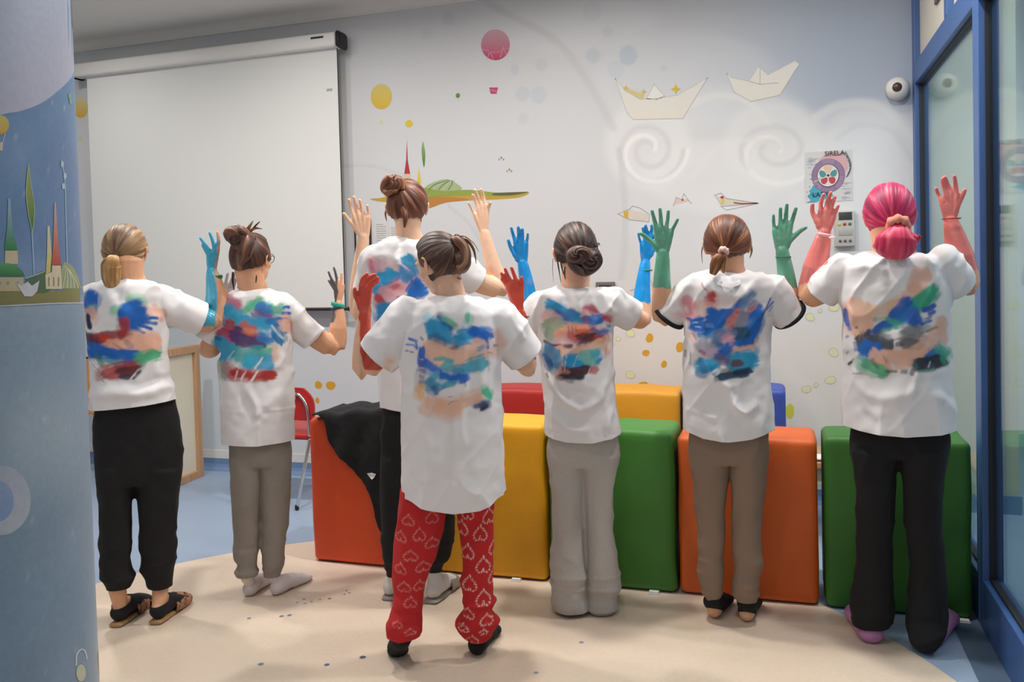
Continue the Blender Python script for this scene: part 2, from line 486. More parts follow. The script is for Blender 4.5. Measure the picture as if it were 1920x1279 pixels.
wf.poly([(763, 261), (764.5, 300), (769, 326), (758, 326), (761.5, 300)], 'a8303a', 1); wf.poly([(758, 326), (769, 326), (770, 345), (757, 345)], 'cdbb98', 1)
wf.poly([(785.5, 315), (790, 345), (781, 345)], 'cfbd3e', 1)
wf.poly(spline([(793, 265), (797, 285), (797, 300), (795, 314), (792, 300), (790.5, 280)], 4, True), '8fae5a', 1, '2f6e3a')
for (x, y) in [(940, 298), (955, 320)]:
    for k in (-1, 0, 1): wf.disc(x+k*4, y+abs(k)*3-2, 1.6, 2.2, ['9c9b78', '6f7a60', '84986c'][k+1], 1, 8)
# paper boats
def boat(P, fill, stroke='c4c4c0'):
    wf.poly(P, fill[0], 1, fill[1]); wf.line(P+[P[0]], 1.3, stroke, 3)
boat([(1153, 147), (1172, 170), (1200, 186), (1230, 185), (1270, 178), (1326, 146), (1280, 222), (1188, 224), (1176, 212)], ('dad9d5', 'd9d5c8'))
boat([(1212, 185), (1226, 158), (1246, 180), (1232, 187)], ('e1e0dd', 'dedcd5'))
wf.poly([(1168, 163), (1178, 166), (1192, 172), (1208, 176), (1206, 186), (1180, 176)], 'cdbf80', 2)
def star(x, y, r, c):
    wf.poly([(x+(r if k % 2 == 0 else r*.38)*math.cos(math.pi*k/4), y+(r if k % 2 == 0 else r*.38)*math.sin(math.pi*k/4)) for k in range(8)], c, 4)
star(1267, 167, 10, 'd0b42e'); star(1174, 165, 6, 'c9b65a'); star(1207, 172, 6, 'c9b65a')
boat([(1362, 137), (1372, 145), (1404, 152), (1422, 124), (1440, 140), (1490, 114), (1499, 120), (1492, 130), (1462, 178), (1408, 190), (1376, 172)], ('dddcd8', 'd9d6cb'))
wf.line([(1425, 126), (1425, 158)], 1.2, 'bab9b5', 4); wf.line([(1404, 152), (1425, 158), (1460, 155)], 1, 'b0afa8', 4)
# paper birds
for P, w in [([(1158, 401), (1180, 392), (1186, 386), (1200, 390), (1218, 402), (1216, 416), (1180, 412), (1158, 401)], 1.1),
          ([(1262, 387), (1268, 370), (1278, 374), (1282, 363), (1290, 374), (1297, 382)], 1.1),
          ([(1340, 366), (1355, 387), (1422, 381), (1362, 372), (1352, 362), (1340, 366)], 1.2), ([(1350, 386), (1362, 394), (1420, 382)], 1)]:
    wf.line(P, w*.9, 'a5a29f', 3)
wf.poly([(1160, 400), (1180, 393), (1215, 402), (1213, 414), (1182, 411)], 'cfc5b8', 1)
wf.poly([(1169, 397), (1178, 395), (1178, 409), (1170, 408)], 'c9a537', 2)
wf.poly([(1264, 384), (1269, 371), (1279, 375), (1288, 373), (1292, 377), (1280, 380)], 'd2c0b6', 1); wf.disc(1280, 375, 2, 2, '8a3a34', 2, 8)
wf.poly([(1343, 367), (1356, 385), (1415, 381), (1362, 373)], 'd0c8b4', 1); wf.poly([(1352, 372), (1359, 373), (1357, 384), (1352, 382)], 'd0bc5c', 2)
wf.disc(1354, 370, 3.4, 2.6, '9e3a2c', 3, 10); wf.line([(1376, 380), (1390, 382), (1420, 381)], 2.2, '8f3f34', 3)
wf.line([(1182, 545), (1196, 540)], 1.4, 'a09c96', 2); wf.line([(1215, 520), (1222, 530), (1226, 560)], 1, 'b59c90', 2)
# pebbles: amber and pale yellow
for (x, y, a, b) in [(597, 722, 6.5, 7.5), (620, 723, 8.5, 8.5), (595, 751, 4, 5.5), (567, 787, 8, 5), (1218, 634, 7, 8.5), (1211, 662, 6.5, 6.5), (1275, 651, 8, 9), (1245, 683, 5.5, 6.5), (1206, 722, 9, 7)]:
    wf.disc(x, y, a, b, 'd49d2c', 1, 24, wob=.07, seed=int(x))
for (x, y, a, b) in [(1182, 625, 8, 7), (1159, 636, 4, 4), (1147, 645, 4, 6), (1182, 703, 8, 7), (1564, 577, 9, 7.5), (1538, 583, 3.5, 3.5), (1519, 595, 8, 7), (1563, 661, 9.5, 7.5), (1557, 713, 9, 7.5), (1530, 722, 4, 4), (1512, 730, 8, 7), (545, 699, 7, 7)]:
    wf.disc(x, y, a+1, b+1, 'c2c3ae', 1, 20, wob=.1, seed=int(y)); wf.disc(x, y, a-.6, b-.6, 'dcd9b2', 2, 20, wob=.1, seed=int(y))
wf.disc(1481, 771, 8, 14, 'd0cb3e', 1, 20)
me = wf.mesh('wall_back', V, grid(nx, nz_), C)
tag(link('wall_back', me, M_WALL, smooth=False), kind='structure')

# solid wall behind the mural surface, left wall, side-room walls
def slab(name, x0, x1, y0, y1, z0, z1, m_, bevel=0.0, kind='structure', **k):
    bm = bmesh.new(); box(bm, x0, x1, y0, y1, z0, z1, bevel)
    o = link(name, bm_mesh(bm), m_, smooth=False); tag(o, kind=kind, **k); return o
M_PALE = mat('pale_wall_paint', 'd2d2cc', rough=.85, noise=.015, nscale=3)
M_TEAL = mat('pale_teal_wall_paint', 'cdd5d6', rough=.85, noise=.02, nscale=3)
slab('wall_left', XL-.1, XL, -2.4, WY, 0, CEIL, M_PALE)
slab('wall_side_room', 4.2, 4.3, -2.4, 7.1, 0, CEIL, M_TEAL)
slab('wall_side_room_back', 1.19, 4.2, 6.9, 7.0, 0, CEIL, M_TEAL)
M_OLIVE = mat('yellow_green_paint', 'c3c2a8', rough=.8, noise=.02, nscale=4)
slab('wall_corner', GX+.03, 1.17, WY, WY+.12, 0, CEIL, M_OLIVE)
slab('wall_corner_side', 1.17, 1.19, WY, 6.9, 0, CEIL, M_OLIVE)
bm = bmesh.new(); box(bm, XL-.1, 4.3, -2.4, 7.1, CEIL, CEIL+.08)
tag(link('ceiling', bm_mesh(bm), M_CEIL, smooth=False), kind='structure')
# cornice: sloping plaster strip between wall and ceiling
bm = bmesh.new()
prof = [(WY, 3.10), (WY-.012, 3.10)] + [(WY-.012-.075*(1-math.cos(t)), 3.105+.055*math.sin(t)) for t in np.linspace(0, math.pi/2, 8)] + [(WY, CEIL)]
ring_loft(bm, [[(x, y, z) for y, z in prof] for x in (XL, GX)])
tag(link('trim_1', bm_mesh(bm), M_CORN, smooth=False), kind='structure')
# coved vinyl skirting
bm = bmesh.new()
prof = [(WY-.001, .0), (WY-.001, .075), (WY-.006, .078), (WY-.006, .04), (WY-.014, .018), (WY-.035, .004), (WY-.055, .0008)]
ring_loft(bm, [[(x, y, z) for y, z in prof] for x in (XL, GX-.01)])
tag(link('baseboard_back', bm_mesh(bm), mat('blue_vinyl_cove', '6f8bb0', rough=.45, noise=.03, nscale=20), smooth=False), kind='structure')
bm = bmesh.new(); box(bm, XL, GX-.01, WY-.008, WY-.001, .078, .14, .002)
tag(link('trim_2', bm_mesh(bm), M_WHITE, smooth=False), kind='structure')
slab('baseboard_side_room', 1.19, 4.2, 6.88, 6.9, 0, .1, mat('teal_vinyl_cove', '6f9aa0', rough=.5, noise=.02, nscale=9))
slab('baseboard_corner', GX+.03, 1.2, WY-.02, WY, 0, .1, mat('blue_vinyl_cove'))

# ------------------------------------------------------------------ round column with its printed mural
t0 = ray(150, 400); t0 = t0[:2]/np.hypot(*t0[:2])
CRAD, CDIST = .30, 1.80
al = math.atan2(t0[1], t0[0])+math.asin(CRAD/CDIST)
CCX, CCY = CDIST*math.cos(al), CDIST*math.sin(al)
def on_col(x, y, layer=0):
    r = ray(x, y); o2 = np.array([-CCX, -CCY]); RR_ = CRAD+.00025+.00012*layer
    a = r[0]**2+r[1]**2; b = 2*(r[0]*o2[0]+r[1]*o2[1]); c = o2@o2-RR_**2
    disc = b*b-4*a*c
    if disc < 0:
        t = -b/(2*a); p = CAM+r*t; v = p[:2]-[CCX, CCY]; v = v/np.hypot(*v)*RR_
        return (CCX+v[0], CCY+v[1], p[2])
    t = (-b-math.sqrt(disc))/(2*a); p = CAM+r*t
    return tuple(p)
na, nz_ = 300, 360
th = np.linspace(0, 2*math.pi, na+1)
V = np.array([(CCX+CRAD*math.cos(a), CCY+CRAD*math.sin(a), z) for z in np.linspace(0, CEIL, nz_) for a in th])
U = np.arctan2(V[:, 1]-CCY, V[:, 0]-CCX); ZZ = V[:, 2]
Pn = np.c_[np.cos(U)*CRAD, np.sin(U)*CRAD, ZZ]
C = hx('6480a8')*np.ones((len(V), 1))
n1 = fbm(Pn, 5, 4, 3)
zi = 1.40-(560-530)/1585*1.5       # height of the island's lower edge
C = lerp(C, '5f8db4', .8*sst(-.2, .5, n1)*sst(1.35, 1.75, ZZ))
C = lerp(C, '8198b8', .7*sst(0, .6, n1)*sst(1.9, 1.5, ZZ))
low = sst(1.372, 1.366, ZZ)
C = C*(1-low[:, None])+low[:, None]*(hx('7c93a8')*(1+.18*fbm(Pn, 6, 4, 8))[:, None])
C = lerp(C, 'a9b3ba', .85*low*sst(-.3, .5, fbm(Pn, 3.1, 2, 21)))
sp = vnoise(Pn, 70, 31)
C = lerp(C, 'b4c3d4', .55*sst(.78, .95, sp))
cf = Flat(on_col)
def densify(P, step=9):
    out = []
    for a, b in zip(P, P[1:]+P[:1]):
        n = max(1, int(np.hypot(b[0]-a[0], b[1]-a[1])/step))
        for k in range(n): out.append((a[0]+(b[0]-a[0])*k/n, a[1]+(b[1]-a[1])*k/n))
    return out
def cpoly(P, c, layer=1, c2=None):
    """horizontal slicing keeps the flat triangles close to the curved face"""
    P = [tuple(p) for p in P]
    xs = [p[0] for p in P]; x0, x1 = min(xs), max(xs)
    step = 7; k = x0
    ys = [p[1] for p in P]; y0, y1 = min(ys), max(ys)
    c1 = hx(c); cc2 = c1 if c2 is None else hx(c2)
    def clip(poly, xa, keep_right):
        out = []
        for i in range(len(poly)):
            a, b = poly[i-1], poly[i]
            ia = (a[0] >= xa) == keep_right or a[0] == xa; ib = (b[0] >= xa) == keep_right or b[0] == xa
            if ia != ib:
                t = (xa-a[0])/(b[0]-a[0]); out.append((xa, a[1]+(b[1]-a[1])*t))
            if ib: out.append(b)
        return out
    while k < x1:
        q = clip(clip(P, k, True), k+step, False)
        if len(q) >= 3:
            ya, yb = min(p[1] for p in q), max(p[1] for p in q)
            ta, tb = (ya-y0)/max(y1-y0, 1e-6), (yb-y0)/max(y1-y0, 1e-6)
            s_ = cf; n0 = len(s_.c)
            s_.poly(q, c1*(1-ta)+cc2*ta, layer)
            for i in range(n0, len(s_.c)):
                t = (q[i-n0][1]-y0)/max(y1-y0, 1e-6); s_.c[i] = c1*(1-t)+cc2*t
        k += step
# upper cloud
cloud = spline([(-60, 240), (0, 216), (40, 208), (80, 192), (115, 165), (133, 146), (140, 130)], 5)
cpoly([tuple(p) for p in cloud]+[(142, -30), (-60, -30)], 'a6b0c6', 1, 'b4b2c4')
# balloon
cpoly([(0+17*math.cos(a), 234+18*math.sin(a)) for a in np.linspace(0, 2*math.pi, 24, endpoint=False)], 'c6bd6a', 2, 'cf9e28')
cf.line([(10, 250), (5, 268)], 1.6, 'c6cbc8', 3); cpoly([(-6, 268), (6, 266), (5, 282), (-5, 282)], 'd2c2b4', 3)
# island
isl = [(-60, 540), (20, 545), (60, 540), (110, 546), (140, 538), (152, 534)]
cpoly(isl+[(160, 566), (155, 568), (100, 568), (40, 571), (-60, 576)], '7e8646', 1, '85734a')
cf.line(spline([(-40, 576), (40, 572), (100, 569), (156, 568)], 6), 2.4, 'b9c0c4', 4)
cpoly([tuple(p) for p in spline([(48, 521), (66, 515), (84, 508), (100, 520), (90, 548), (50, 548)], 4)], '4e6a4a', 2)
cpoly([tuple(p) for p in spline([(112, 542), (116, 500), (124, 492), (138, 502), (152, 532), (154, 540)], 4)], '98a178', 2)
for k in range(5): cf.line(spline([(118+k*7, 540), (122+k*5, 515+k*3), (122+k*2, 498+k*2)], 3), 1.4, 'c9cfae', 5)
cf.line(spline([(48, 522), (66, 516), (84, 509)], 3), 1.4, 'c4cdc6', 5)
# domed house
cpoly([(0, 520), (44, 520), (45, 546), (-40, 546), (-40, 520)], 'bfae86', 3)
cpoly([tuple(p) for p in spline([(-34, 518), (-20, 500), (0, 494), (22, 495), (40, 506), (47, 518)], 4)], '5aa05a', 4, '2f6f3e')
cpoly([(10, 470), (33, 470), (34, 495), (9, 495)], 'c9bb98', 3)
cpoly([(15.5, 372), (19, 372), (24, 430), (33, 468), (8, 470), (13, 430)], '9ab6cc', 4, '2c8030')
for x in (0, 15, 33): cf.disc(x, 531, 3, 3.5, '8f9498', 5, 10)
# leaf tree
cpoly([(53.5, 308), (58, 345), (64.5, 385), (64, 410), (61, 436), (54, 405), (49.5, 370), (50, 340)], 'a8a860', 3, '2d7034')
for P in ([(53.5, 308), (58, 345), (64.5, 385), (64, 410), (61, 436)], [(53.5, 308), (50, 340), (49.5, 370), (54, 405), (61, 436)]): cf.line(spline(P, 3), 1.3, 'a9c08a', 5)
cf.line([(60, 434), (64, 516)], 1.8, 'a9c3d8', 4)
# tall spires
cpoly([(102, 380), (104.5, 380), (109, 450), (115, 497), (97, 498), (100, 450)], 'c9a294', 4, 'b0442a')
cpoly([(89, 424), (93, 424), (97, 480), (94, 510), (86, 515), (88, 480)], 'c6c8b4', 3, 'ccb93c')
cpoly([(98, 498), (114, 498), (116, 542), (86, 542), (85, 515), (97, 510)], 'd1c4a4', 5)
for x in (92, 101, 110): cf.line([(x, 520), (x, 536)], 2.2, '8d7f68', 7)
cf.line(spline([(115, 300), (120, 325), (122, 350), (124, 420), (126, 492)], 4), 1.8, '9dbccf', 3)
for (x, y) in [(117, 308), (122, 330), (119, 349), (131, 180), (133, 190)]: cf.disc(x, y, 3, 6, 'a5c3cc' if y > 250 else '6fa886', 4, 10)
# paper boat
cpoly([(30, 530), (40, 536), (52, 528), (60, 536), (74, 526), (70, 546), (60, 556), (46, 556)], 'c8c6cc', 6)
# pale moon ring, drop shape and yellow edge mark low on the column
cpoly([(0+58*math.cos(a), 938+66*math.sin(a)) for a in np.linspace(0, 2*math.pi, 40, endpoint=False)], 'a8aebc', 1, 'b5b8c0')
cpoly([(-8+34*math.cos(a), 940+40*math.sin(a)) for a in np.linspace(0, 2*math.pi, 30, endpoint=False)], '8fa0c0', 2, '8499bb')
cf.line(spline([(143, 1248), (144, 1228), (152, 1218), (160, 1222), (163, 1236)], 5), 3, 'c4cacb', 2)
cpoly([(152+9*math.cos(a), 1262+16*math.sin(a)) for a in np.linspace(0, 2*math.pi, 20, endpoint=False)], 'c0c2a8', 3)
cpoly([(184, 1222), (189, 1218), (193, 1226), (193, 1262), (187, 1268), (184, 1250)], 'cba468', 2)
me = cf.mesh('wall_column', V, grid(na+1, nz_), C)
tag(link('wall_column', me, M_COLM), kind='structure')

# ------------------------------------------------------------------ glass partition
M_GLASS = bpy.data.materials.new('tinted_glass'); M_GLASS.use_nodes = True
nt = M_GLASS.node_tree; N = nt.nodes; N.clear()
out = N.new('ShaderNodeOutputMaterial'); mx = N.new('ShaderNodeMixShader'); tr = N.new('ShaderNodeBsdfTransparent'); gl = N.new('ShaderNodeBsdfGlossy')
fr = N.new('ShaderNodeFresnel'); fr.inputs[0].default_value = 1.52
ma = N.new('ShaderNodeMath'); ma.operation = 'MULTIPLY_ADD'; ma.inputs[1].default_value = .62; ma.inputs[2].default_value = .03
nt.links.new(fr.outputs[0], ma.inputs[0]); nt.links.new(ma.outputs[0], mx.inputs[0])
tr.inputs[0].default_value = (.84, .885, .91, 1); gl.inputs['Color'].default_value = (.9, .97, .97, 1); gl.inputs['Roughness'].default_value = .04
nt.links.new(tr.outputs[0], mx.inputs[1]); nt.links.new(gl.outputs[0], mx.inputs[2]); nt.links.new(mx.outputs[0], out.inputs[0])

win = empty('window_1', (GX, 3.5, 0)); tag(win, kind='structure')
def wpart(name, x0, x1, y0, y1, z0, z1, m_, bevel=.003):
    bm = bmesh.new(); box(bm, x0-GX, x1-GX, y0-3.5, y1-3.5, z0, z1, bevel)
    return link(name, bm_mesh(bm), m_, win, smooth=False)
M_SEAL = mat('black_glazing_seal', '171a22', rough=.6, noise=.03, nscale=30)
YM = 3.53     # mullion
wpart('frame_rail', GX-.03, GX+.04, -2.3, YM-.04, 0, .19, M_BLUE)
wpart('frame_rail', GX-.03, GX+.04, YM+.04, 5.12, 0, .19, M_BLUE)
wpart('frame_post', GX-.03, GX+.04, YM-.04, YM+.055, 0, CEIL, M_BLUE)
wpart('frame_post', GX-.03, GX+.04, 5.04, 5.12, 0, CEIL, M_BLUE)
wpart('frame_rail', GX-.03, GX+.04, YM+.055, 5.04, 2.33, 2.44, M_BLUE)
wpart('frame_rail', GX-.03, GX+.04, -2.3, YM-.04, 2.33, 2.44, M_BLUE)
wpart('frame_post', GX-.03, GX+.04, 4.10, 4.16, 2.44, CEIL, M_BLUE)
for (y0, y1) in ((-2.3, YM-.04), (YM+.055, 5.04)):
    wpart('glass_pane', GX+.003, GX+.009, y0+.01, y1-.01, .19, 2.33, M_GLASS, 0)
    for (a, b, c, d) in ((y0, y1, .19, .20), (y0, y1, 2.32, 2.33), (y1-.012, y1, .20, 2.32), (y0, y0+.012, .20, 2.32)):
        wpart('seal', GX-.008, GX+.02, a, b, c, d, M_SEAL, 0)
pan = wpart('infill_panel', GX+.0, GX+.02, 4.16, 5.04, 2.44, CEIL, mat('cream_infill_panel', 'd4cdc2', rough=.7, noise=.01, nscale=4), 0)
wpart('infill_panel', GX+.0, GX+.02, -2.3, 4.10, 2.44, CEIL, mat('cream_infill_panel'), 0)
bm = bmesh.new(); box(bm, -.012, 0, 4.24-3.5, 4.52-3.5, 2.60, 2.9, .004); box(bm, -.016, -.012, 4.27-3.5, 4.49-3.5, 2.63, 2.87, .002)
link('vent_grille', bm_mesh(bm), M_DGREY, win, smooth=False)
# ------------------------------------------------------------------ things on the wall
def tb(text, size, m_, parent, loc, rot, name='lettering', ext=.0004):
    cu = bpy.data.curves.new('t', 'FONT'); cu.body = text; cu.size = size; cu.extrude = ext; cu.align_x = 'CENTER'; cu.align_y = 'CENTER'
    o = bpy.data.objects.new('t', cu); COL.objects.link(o)
    dg = bpy.context.evaluated_depsgraph_get(); dg.update()
    me = bpy.data.meshes.new_from_object(o.evaluated_get(dg)); bpy.data.objects.remove(o)
    q = link(name, me, m_, parent, loc, smooth=False); q.rotation_euler = rot; return q
FACE = (math.pi/2, 0, 0)

SY = 5.02    # plane of the screen cloth
a = on_wall(163, 148, SY); b = on_wall(629, 88, SY); c = on_wall(649, 578, SY)
x0, x1, zt, zb = a[0], (b[0]+c[0])/2, (a[2]+b[2])/2, c[2]
scr = empty('projection_screen', ((x0+x1)/2, SY, zt), label='wide white roll-down projection screen in a long white case hanging on the wall', cat='screen')
ox, oz = (x0+x1)/2, zt
bm = bmesh.new(); box(bm, x0-ox, x1-ox, -.0015, .0015, zb-oz, .02)
link('screen_cloth', bm_mesh(bm), M_SCREEN, scr, smooth=False)
bm = bmesh.new(); box(bm, x1-ox, x1-ox+.006, -.0015, .0015, zb-oz, .0)
link('cloth_border', bm_mesh(bm), M_BLACKP, scr, smooth=False)
bm = bmesh.new()
hx0, hx1 = x0-ox-.09, x1-ox+.02
box(bm, hx0, hx1, -.055, .045, .0, .098, .018, 4)
case = link('case', bm_mesh(bm), M_WHITE, scr)
for xa, xb in ((hx1-.004, hx1+.028), (hx0-.02, hx0+.004)):
    bm = bmesh.new(); box(bm, xa, xb, -.058, .075, -.004, .104, .02, 3)
    link('end_cap', bm_mesh(bm), M_BLACKP, scr)
bm = bmesh.new(); limb(bm, [(x0-ox-.03, 0, zb-oz-.004), (x1-ox+.035, 0, zb-oz-.004)], [.011, .011])
link('weight_bar', bm_mesh(bm), M_BLACKP, scr)
for xx in (x0-ox-.045, x1-ox+.042):
    bm = bmesh.new(); limb(bm, [(xx-.008, 0, zb-oz-.004), (xx+.008, 0, zb-oz-.004)], [.016, .016])
    link('bar_end', bm_mesh(bm), M_BLACKP, scr)
p = on_wall(594.5, 72.5, SY-.055)
bm = bmesh.new(); box(bm, p[0]-ox-.048, p[0]-ox+.048, -.0565, -.0552, p[2]-oz-.012, p[2]-oz+.014)
lb = link('label', bm_mesh(bm), M_PAPER, case, smooth=False)
bm = bmesh.new(); box(bm, p[0]-ox-.047, p[0]-ox+.047, -.0575, -.0566, p[2]-oz+.0, p[2]-oz+.0135)
lb2 = link('label', bm_mesh(bm), M_BLACKP, case, smooth=False); tag(lb2, 'black band of the printed label')
p = on_wall(618, 169, SY)
for k in range(4):
    bm = bmesh.new(); box(bm, p[0]-ox-.02+k*.011, p[0]-ox-.013+k*.011, -.0024, -.0017, p[2]-oz-.008, p[2]-oz+.01)
    link('printed_mark', bm_mesh(bm), M_INK, scr, smooth=False)

# dome camera
p = on_wall(1688, 163, 5.04)
cm = empty('security_camera', (p[0]-.005, WY, p[2]), label='round white security camera with a brown lens high on the wall beside the blue frame', cat='camera')
bm = bmesh.new(); bmesh.ops.create_cone(bm, cap_ends=True, segments=40, radius1=.062, radius2=.058, depth=.03, matrix=Matrix.Translation((0, -.016, 0)) @ Matrix.Rotation(math.pi/2, 4, 'X'))
link('mount', bm_mesh(bm), M_WHITE, cm)
bm = bmesh.new(); ellipsoid(bm, (-.006, -.055, 0), (.06, .05, .058), seg=36); link('housing', bm_mesh(bm), M_WHITE, cm)
bm = bmesh.new(); ellipsoid(bm, (-.010, -.085, -.002), (.032, .024, .032), seg=30)
link('lens', bm_mesh(bm), mat('brown_lens', '47302c', rough=.3, noise=.15, nscale=60), cm)

# control panel
a = on_wall(1563, 397, WY); b = on_wall(1603, 462, WY)
cx, cz, w2, h2 = (a[0]+b[0])/2, (a[2]+b[2])/2, (b[0]-a[0])/2, (a[2]-b[2])/2
cp = empty('control_panel', (cx, WY, cz), label='grey wall panel with a dark display, coloured buttons and three black knobs', cat='control panel')
bm = bmesh.new(); box(bm, -w2, w2, -.035, 0, -h2, h2, .006, 3); link('casing', bm_mesh(bm), M_GREYP, cp)
bm = bmesh.new(); box(bm, -w2*.55, w2*.72, -.038, -.034, h2*.5, h2*.93, .001); link('display', bm_mesh(bm), mat('dark_display', '3e413f', rough=.3, noise=.08, nscale=30), cp)
bm = bmesh.new(); box(bm, -w2*.6, w2*.75, -.0375, -.034, -h2*.38, h2*.0, .002); link('cover_plate', bm_mesh(bm), mat('grey_plastic_b', 'a9a7a2', rough=.5, noise=.02, nscale=30), cp)
for k, cc in enumerate(('c9bb30', 'a8413c', '3d7a4c')):
    bm = bmesh.new(); ellipsoid(bm, (-w2*.5+k*w2*.5, -.036, h2*.26), (.009, .004, .009), seg=16); q = link('button', bm_mesh(bm), mat('button_'+cc, cc, rough=.4, noise=.02, nscale=20), cp)
    tag(q, ['yellow button', 'red button', 'green button'][k])
for k in range(3):
    bm = bmesh.new(); ellipsoid(bm, (-w2*.45+k*w2*.48, -.037, -h2*.68), (.008, .007, .008), seg=16); link('knob', bm_mesh(bm), M_DGREY, cp)

# grey framed device half hidden by a shoulder
a = on_wall(1118, 529, WY); b = on_wall(1154, 560, WY)
cx, cz, w2, h2 = (a[0]+b[0])/2, (a[2]+b[2])/2, (b[0]-a[0])/2, (a[2]-b[2])/2
wd = empty('wall_device', (cx, WY, cz), label='small dark grey square wall device just above a white shoulder', cat='wall device')
bm = bmesh.new(); box(bm, -w2, w2, -.02, 0, -h2, h2, .004); link('casing', bm_mesh(bm), M_DGREY, wd)
bm = bmesh.new(); box(bm, -w2*.65, w2*.65, -.022, -.019, -h2*.6, h2*.64, .002); link('screen', bm_mesh(bm), mat('dark_glass_face', '231e1b', rough=.25, noise=.1, nscale=20), wd)

# tall narrow dark-framed door panel and paper notices
a = on_wall(666, 412, WY); b = on_wall(699, 520, WY)
fm = empty('notice_board', ((a[0]+b[0])/2, WY, (a[2]+b[2])/2), label='narrow black-framed grey notice board on the wall behind the raised bare hand', cat='notice board')
w2, h2 = (b[0]-a[0])/2, (a[2]-b[2])/2
bm = bmesh.new()
for (q0, q1, q2, q3) in ((-w2, -w2+.008, -h2, h2), (w2-.008, w2, -h2, h2), (-w2+.008, w2-.008, h2-.008, h2), (-w2+.008, w2-.008, -h2, -h2+.008)):
    box(bm, q0, q1, -.02, 0, q2, q3)
link('frame', bm_mesh(bm), M_BLACKP, fm, smooth=False)
bm = bmesh.new(); box(bm, -w2+.008, w2-.008, -.01, 0, -h2+.008, h2-.008); link('panel', bm_mesh(bm), mat('panel_paint', 'c3c2bf', rough=.6, noise=.01, nscale=8), fm, smooth=False)
for (xa, ya, xb, yb, lab) in ((704, 418, 729, 462, 'white printed notice taped to the wall left of the tall person\'s neck'), (732, 424, 752, 462, 'smaller white printed notice half behind the tall person\'s neck')):
    a = on_wall(xa, ya, WY); b = on_wall(xb, yb, WY)
    nt_ = empty('paper_notice', ((a[0]+b[0])/2, WY, (a[2]+b[2])/2), label=lab, cat='notice', group='paper notices')
    w2, h2 = (b[0]-a[0])/2, (a[2]-b[2])/2
    bm = bmesh.new(); box(bm, -w2, w2, -.003, -.001, -h2, h2); link('sheet', bm_mesh(bm), mat('notice_paper', 'cfcecb', rough=.8, noise=.01, nscale=30), nt_, smooth=False)
    bm = bmesh.new(); rr = random.Random(xa)
    for k in range(9):
        z = h2*.85-k*h2*.19; e = w2*(.85 if k else .3)*(1-.4*rr.random()); box(bm, -w2*.85, e, -.0036, -.0031, z-h2*.035, z+h2*.035)
    link('printed_text', bm_mesh(bm), mat('faint_ink', 'a5a4a4', rough=.8, noise=.03, nscale=60), nt_, smooth=False)

# hand-drawn poster
a = on_wall(1509, 286, WY); b = on_wall(1599, 376, WY)
pc = np.array([(a[0]+b[0])/2, WY, (a[2]+b[2])/2]); w2, h2 = (b[0]-a[0])/2, (a[2]-b[2])/2
po = empty('poster', tuple(pc), label='hand-drawn poster with a purple ring, coloured petals and a blue corner taped to the wall', cat='poster')
# drawing coordinates are those of a 540 x 540 sheet
pf = Flat(lambda x, y, l: ((x/540-.5)*2*w2, -.0022-.0004*l, (.5-y/540)*2*h2))
pf.poly([(0, 0), (540, 0), (540, 540), (0, 540)], 'cccccd', 0)
pf.poly(spline([(160, 90), (240, 40), (300, 20), (420, 30), (470, 90), (490, 180), (460, 240), (400, 200), (330, 110), (200, 110)], 5, True), 'cfa3a6', 1)
pf.poly([(10, 540), (60, 520), (20, 470), (60, 440), (40, 420), (90, 370), (130, 350), (200, 400), (260, 450), (330, 480), (200, 520), (110, 540)], '3fa3b8', 1)
ring = lambda r0, r1, a0, a1: [(265+r1*math.cos(t), 262+r1*math.sin(t)) for t in np.linspace(a0, a1, 14)]+[(265+r0*math.cos(t), 262+r0*math.sin(t)) for t in np.linspace(a1, a0, 14)]
pf.disc(265, 262, 192, 182, '85708c', 2, 50)
for k in range(6): pf.poly(ring(132, 178, k*math.pi/3+.05, (k+1)*math.pi/3-.06), ['97809c', '8e7693'][k % 2], 3)
pf.disc(265, 265, 128, 122, '5c3f52', 4, 40); pf.disc(263, 262, 120, 116, 'd9d4d3', 5, 40)
pf.poly(spline([(210, 170), (262, 150), (315, 170), (290, 220), (264, 240), (235, 220)], 5, True), 'd9b9a0', 6)
for sx in (-1, 1):
    pf.poly(spline([(264+sx*22, 250), (264+sx*45, 215), (264+sx*90, 205), (264+sx*100, 240), (264+sx*80, 275), (264+sx*40, 272)], 4, True), '4e8d90', 7)
    pf.poly(spline([(264+sx*8, 290), (264+sx*45, 278), (264+sx*80, 295), (264+sx*78, 335), (264+sx*45, 352), (264+sx*14, 330)], 4, True), 'b8404c', 7)
pf.disc(264, 262, 16, 14, '3a2a30', 8, 14)
pf.line([(95, 325), (180, 295), (262, 270)], 7, 'd8d0cf', 9)
rr = random.Random(4)
for k in range(26):
    t = k/25; x = 470+75*math.sin(t*2.4)-30*t; y = 20+250*t; pf.line([(x, y), (x-26+rr.random()*10, y+12+rr.random()*14)], 6, '4d4448', 10)
for k in range(14):
    x, y = 10+rr.random()*110, 60+rr.random()*240; pf.line([(x, y), (x+40+rr.random()*40, y-20+rr.random()*16)], 3.5, '9a94a6', 10)
for k in range(14):
    x, y = 400+rr.random()*60, 330+rr.random()*190; pf.line([(x, y), (x+40+rr.random()*30, y+rr.random()*6)], 3.5, 'a3a0ae', 10)
for k in range(9):
    x = 15+k*14; y = 430+60*math.sin(k*2.2); pf.line([(x, y), (x+10, y-8)], 5, '3a4658', 10)
pme = pf.mesh('sheet'); link('sheet', pme, M_POSTER, po, smooth=False)
M_PINK_INK = mat('black_marker', '241e22', rough=.7, noise=.05, nscale=50)
tb('SIRELA', h2*.25, M_PINK_INK, po, ((340/540-.5)*2*w2, -.007, (.5-30/540)*2*h2), FACE)
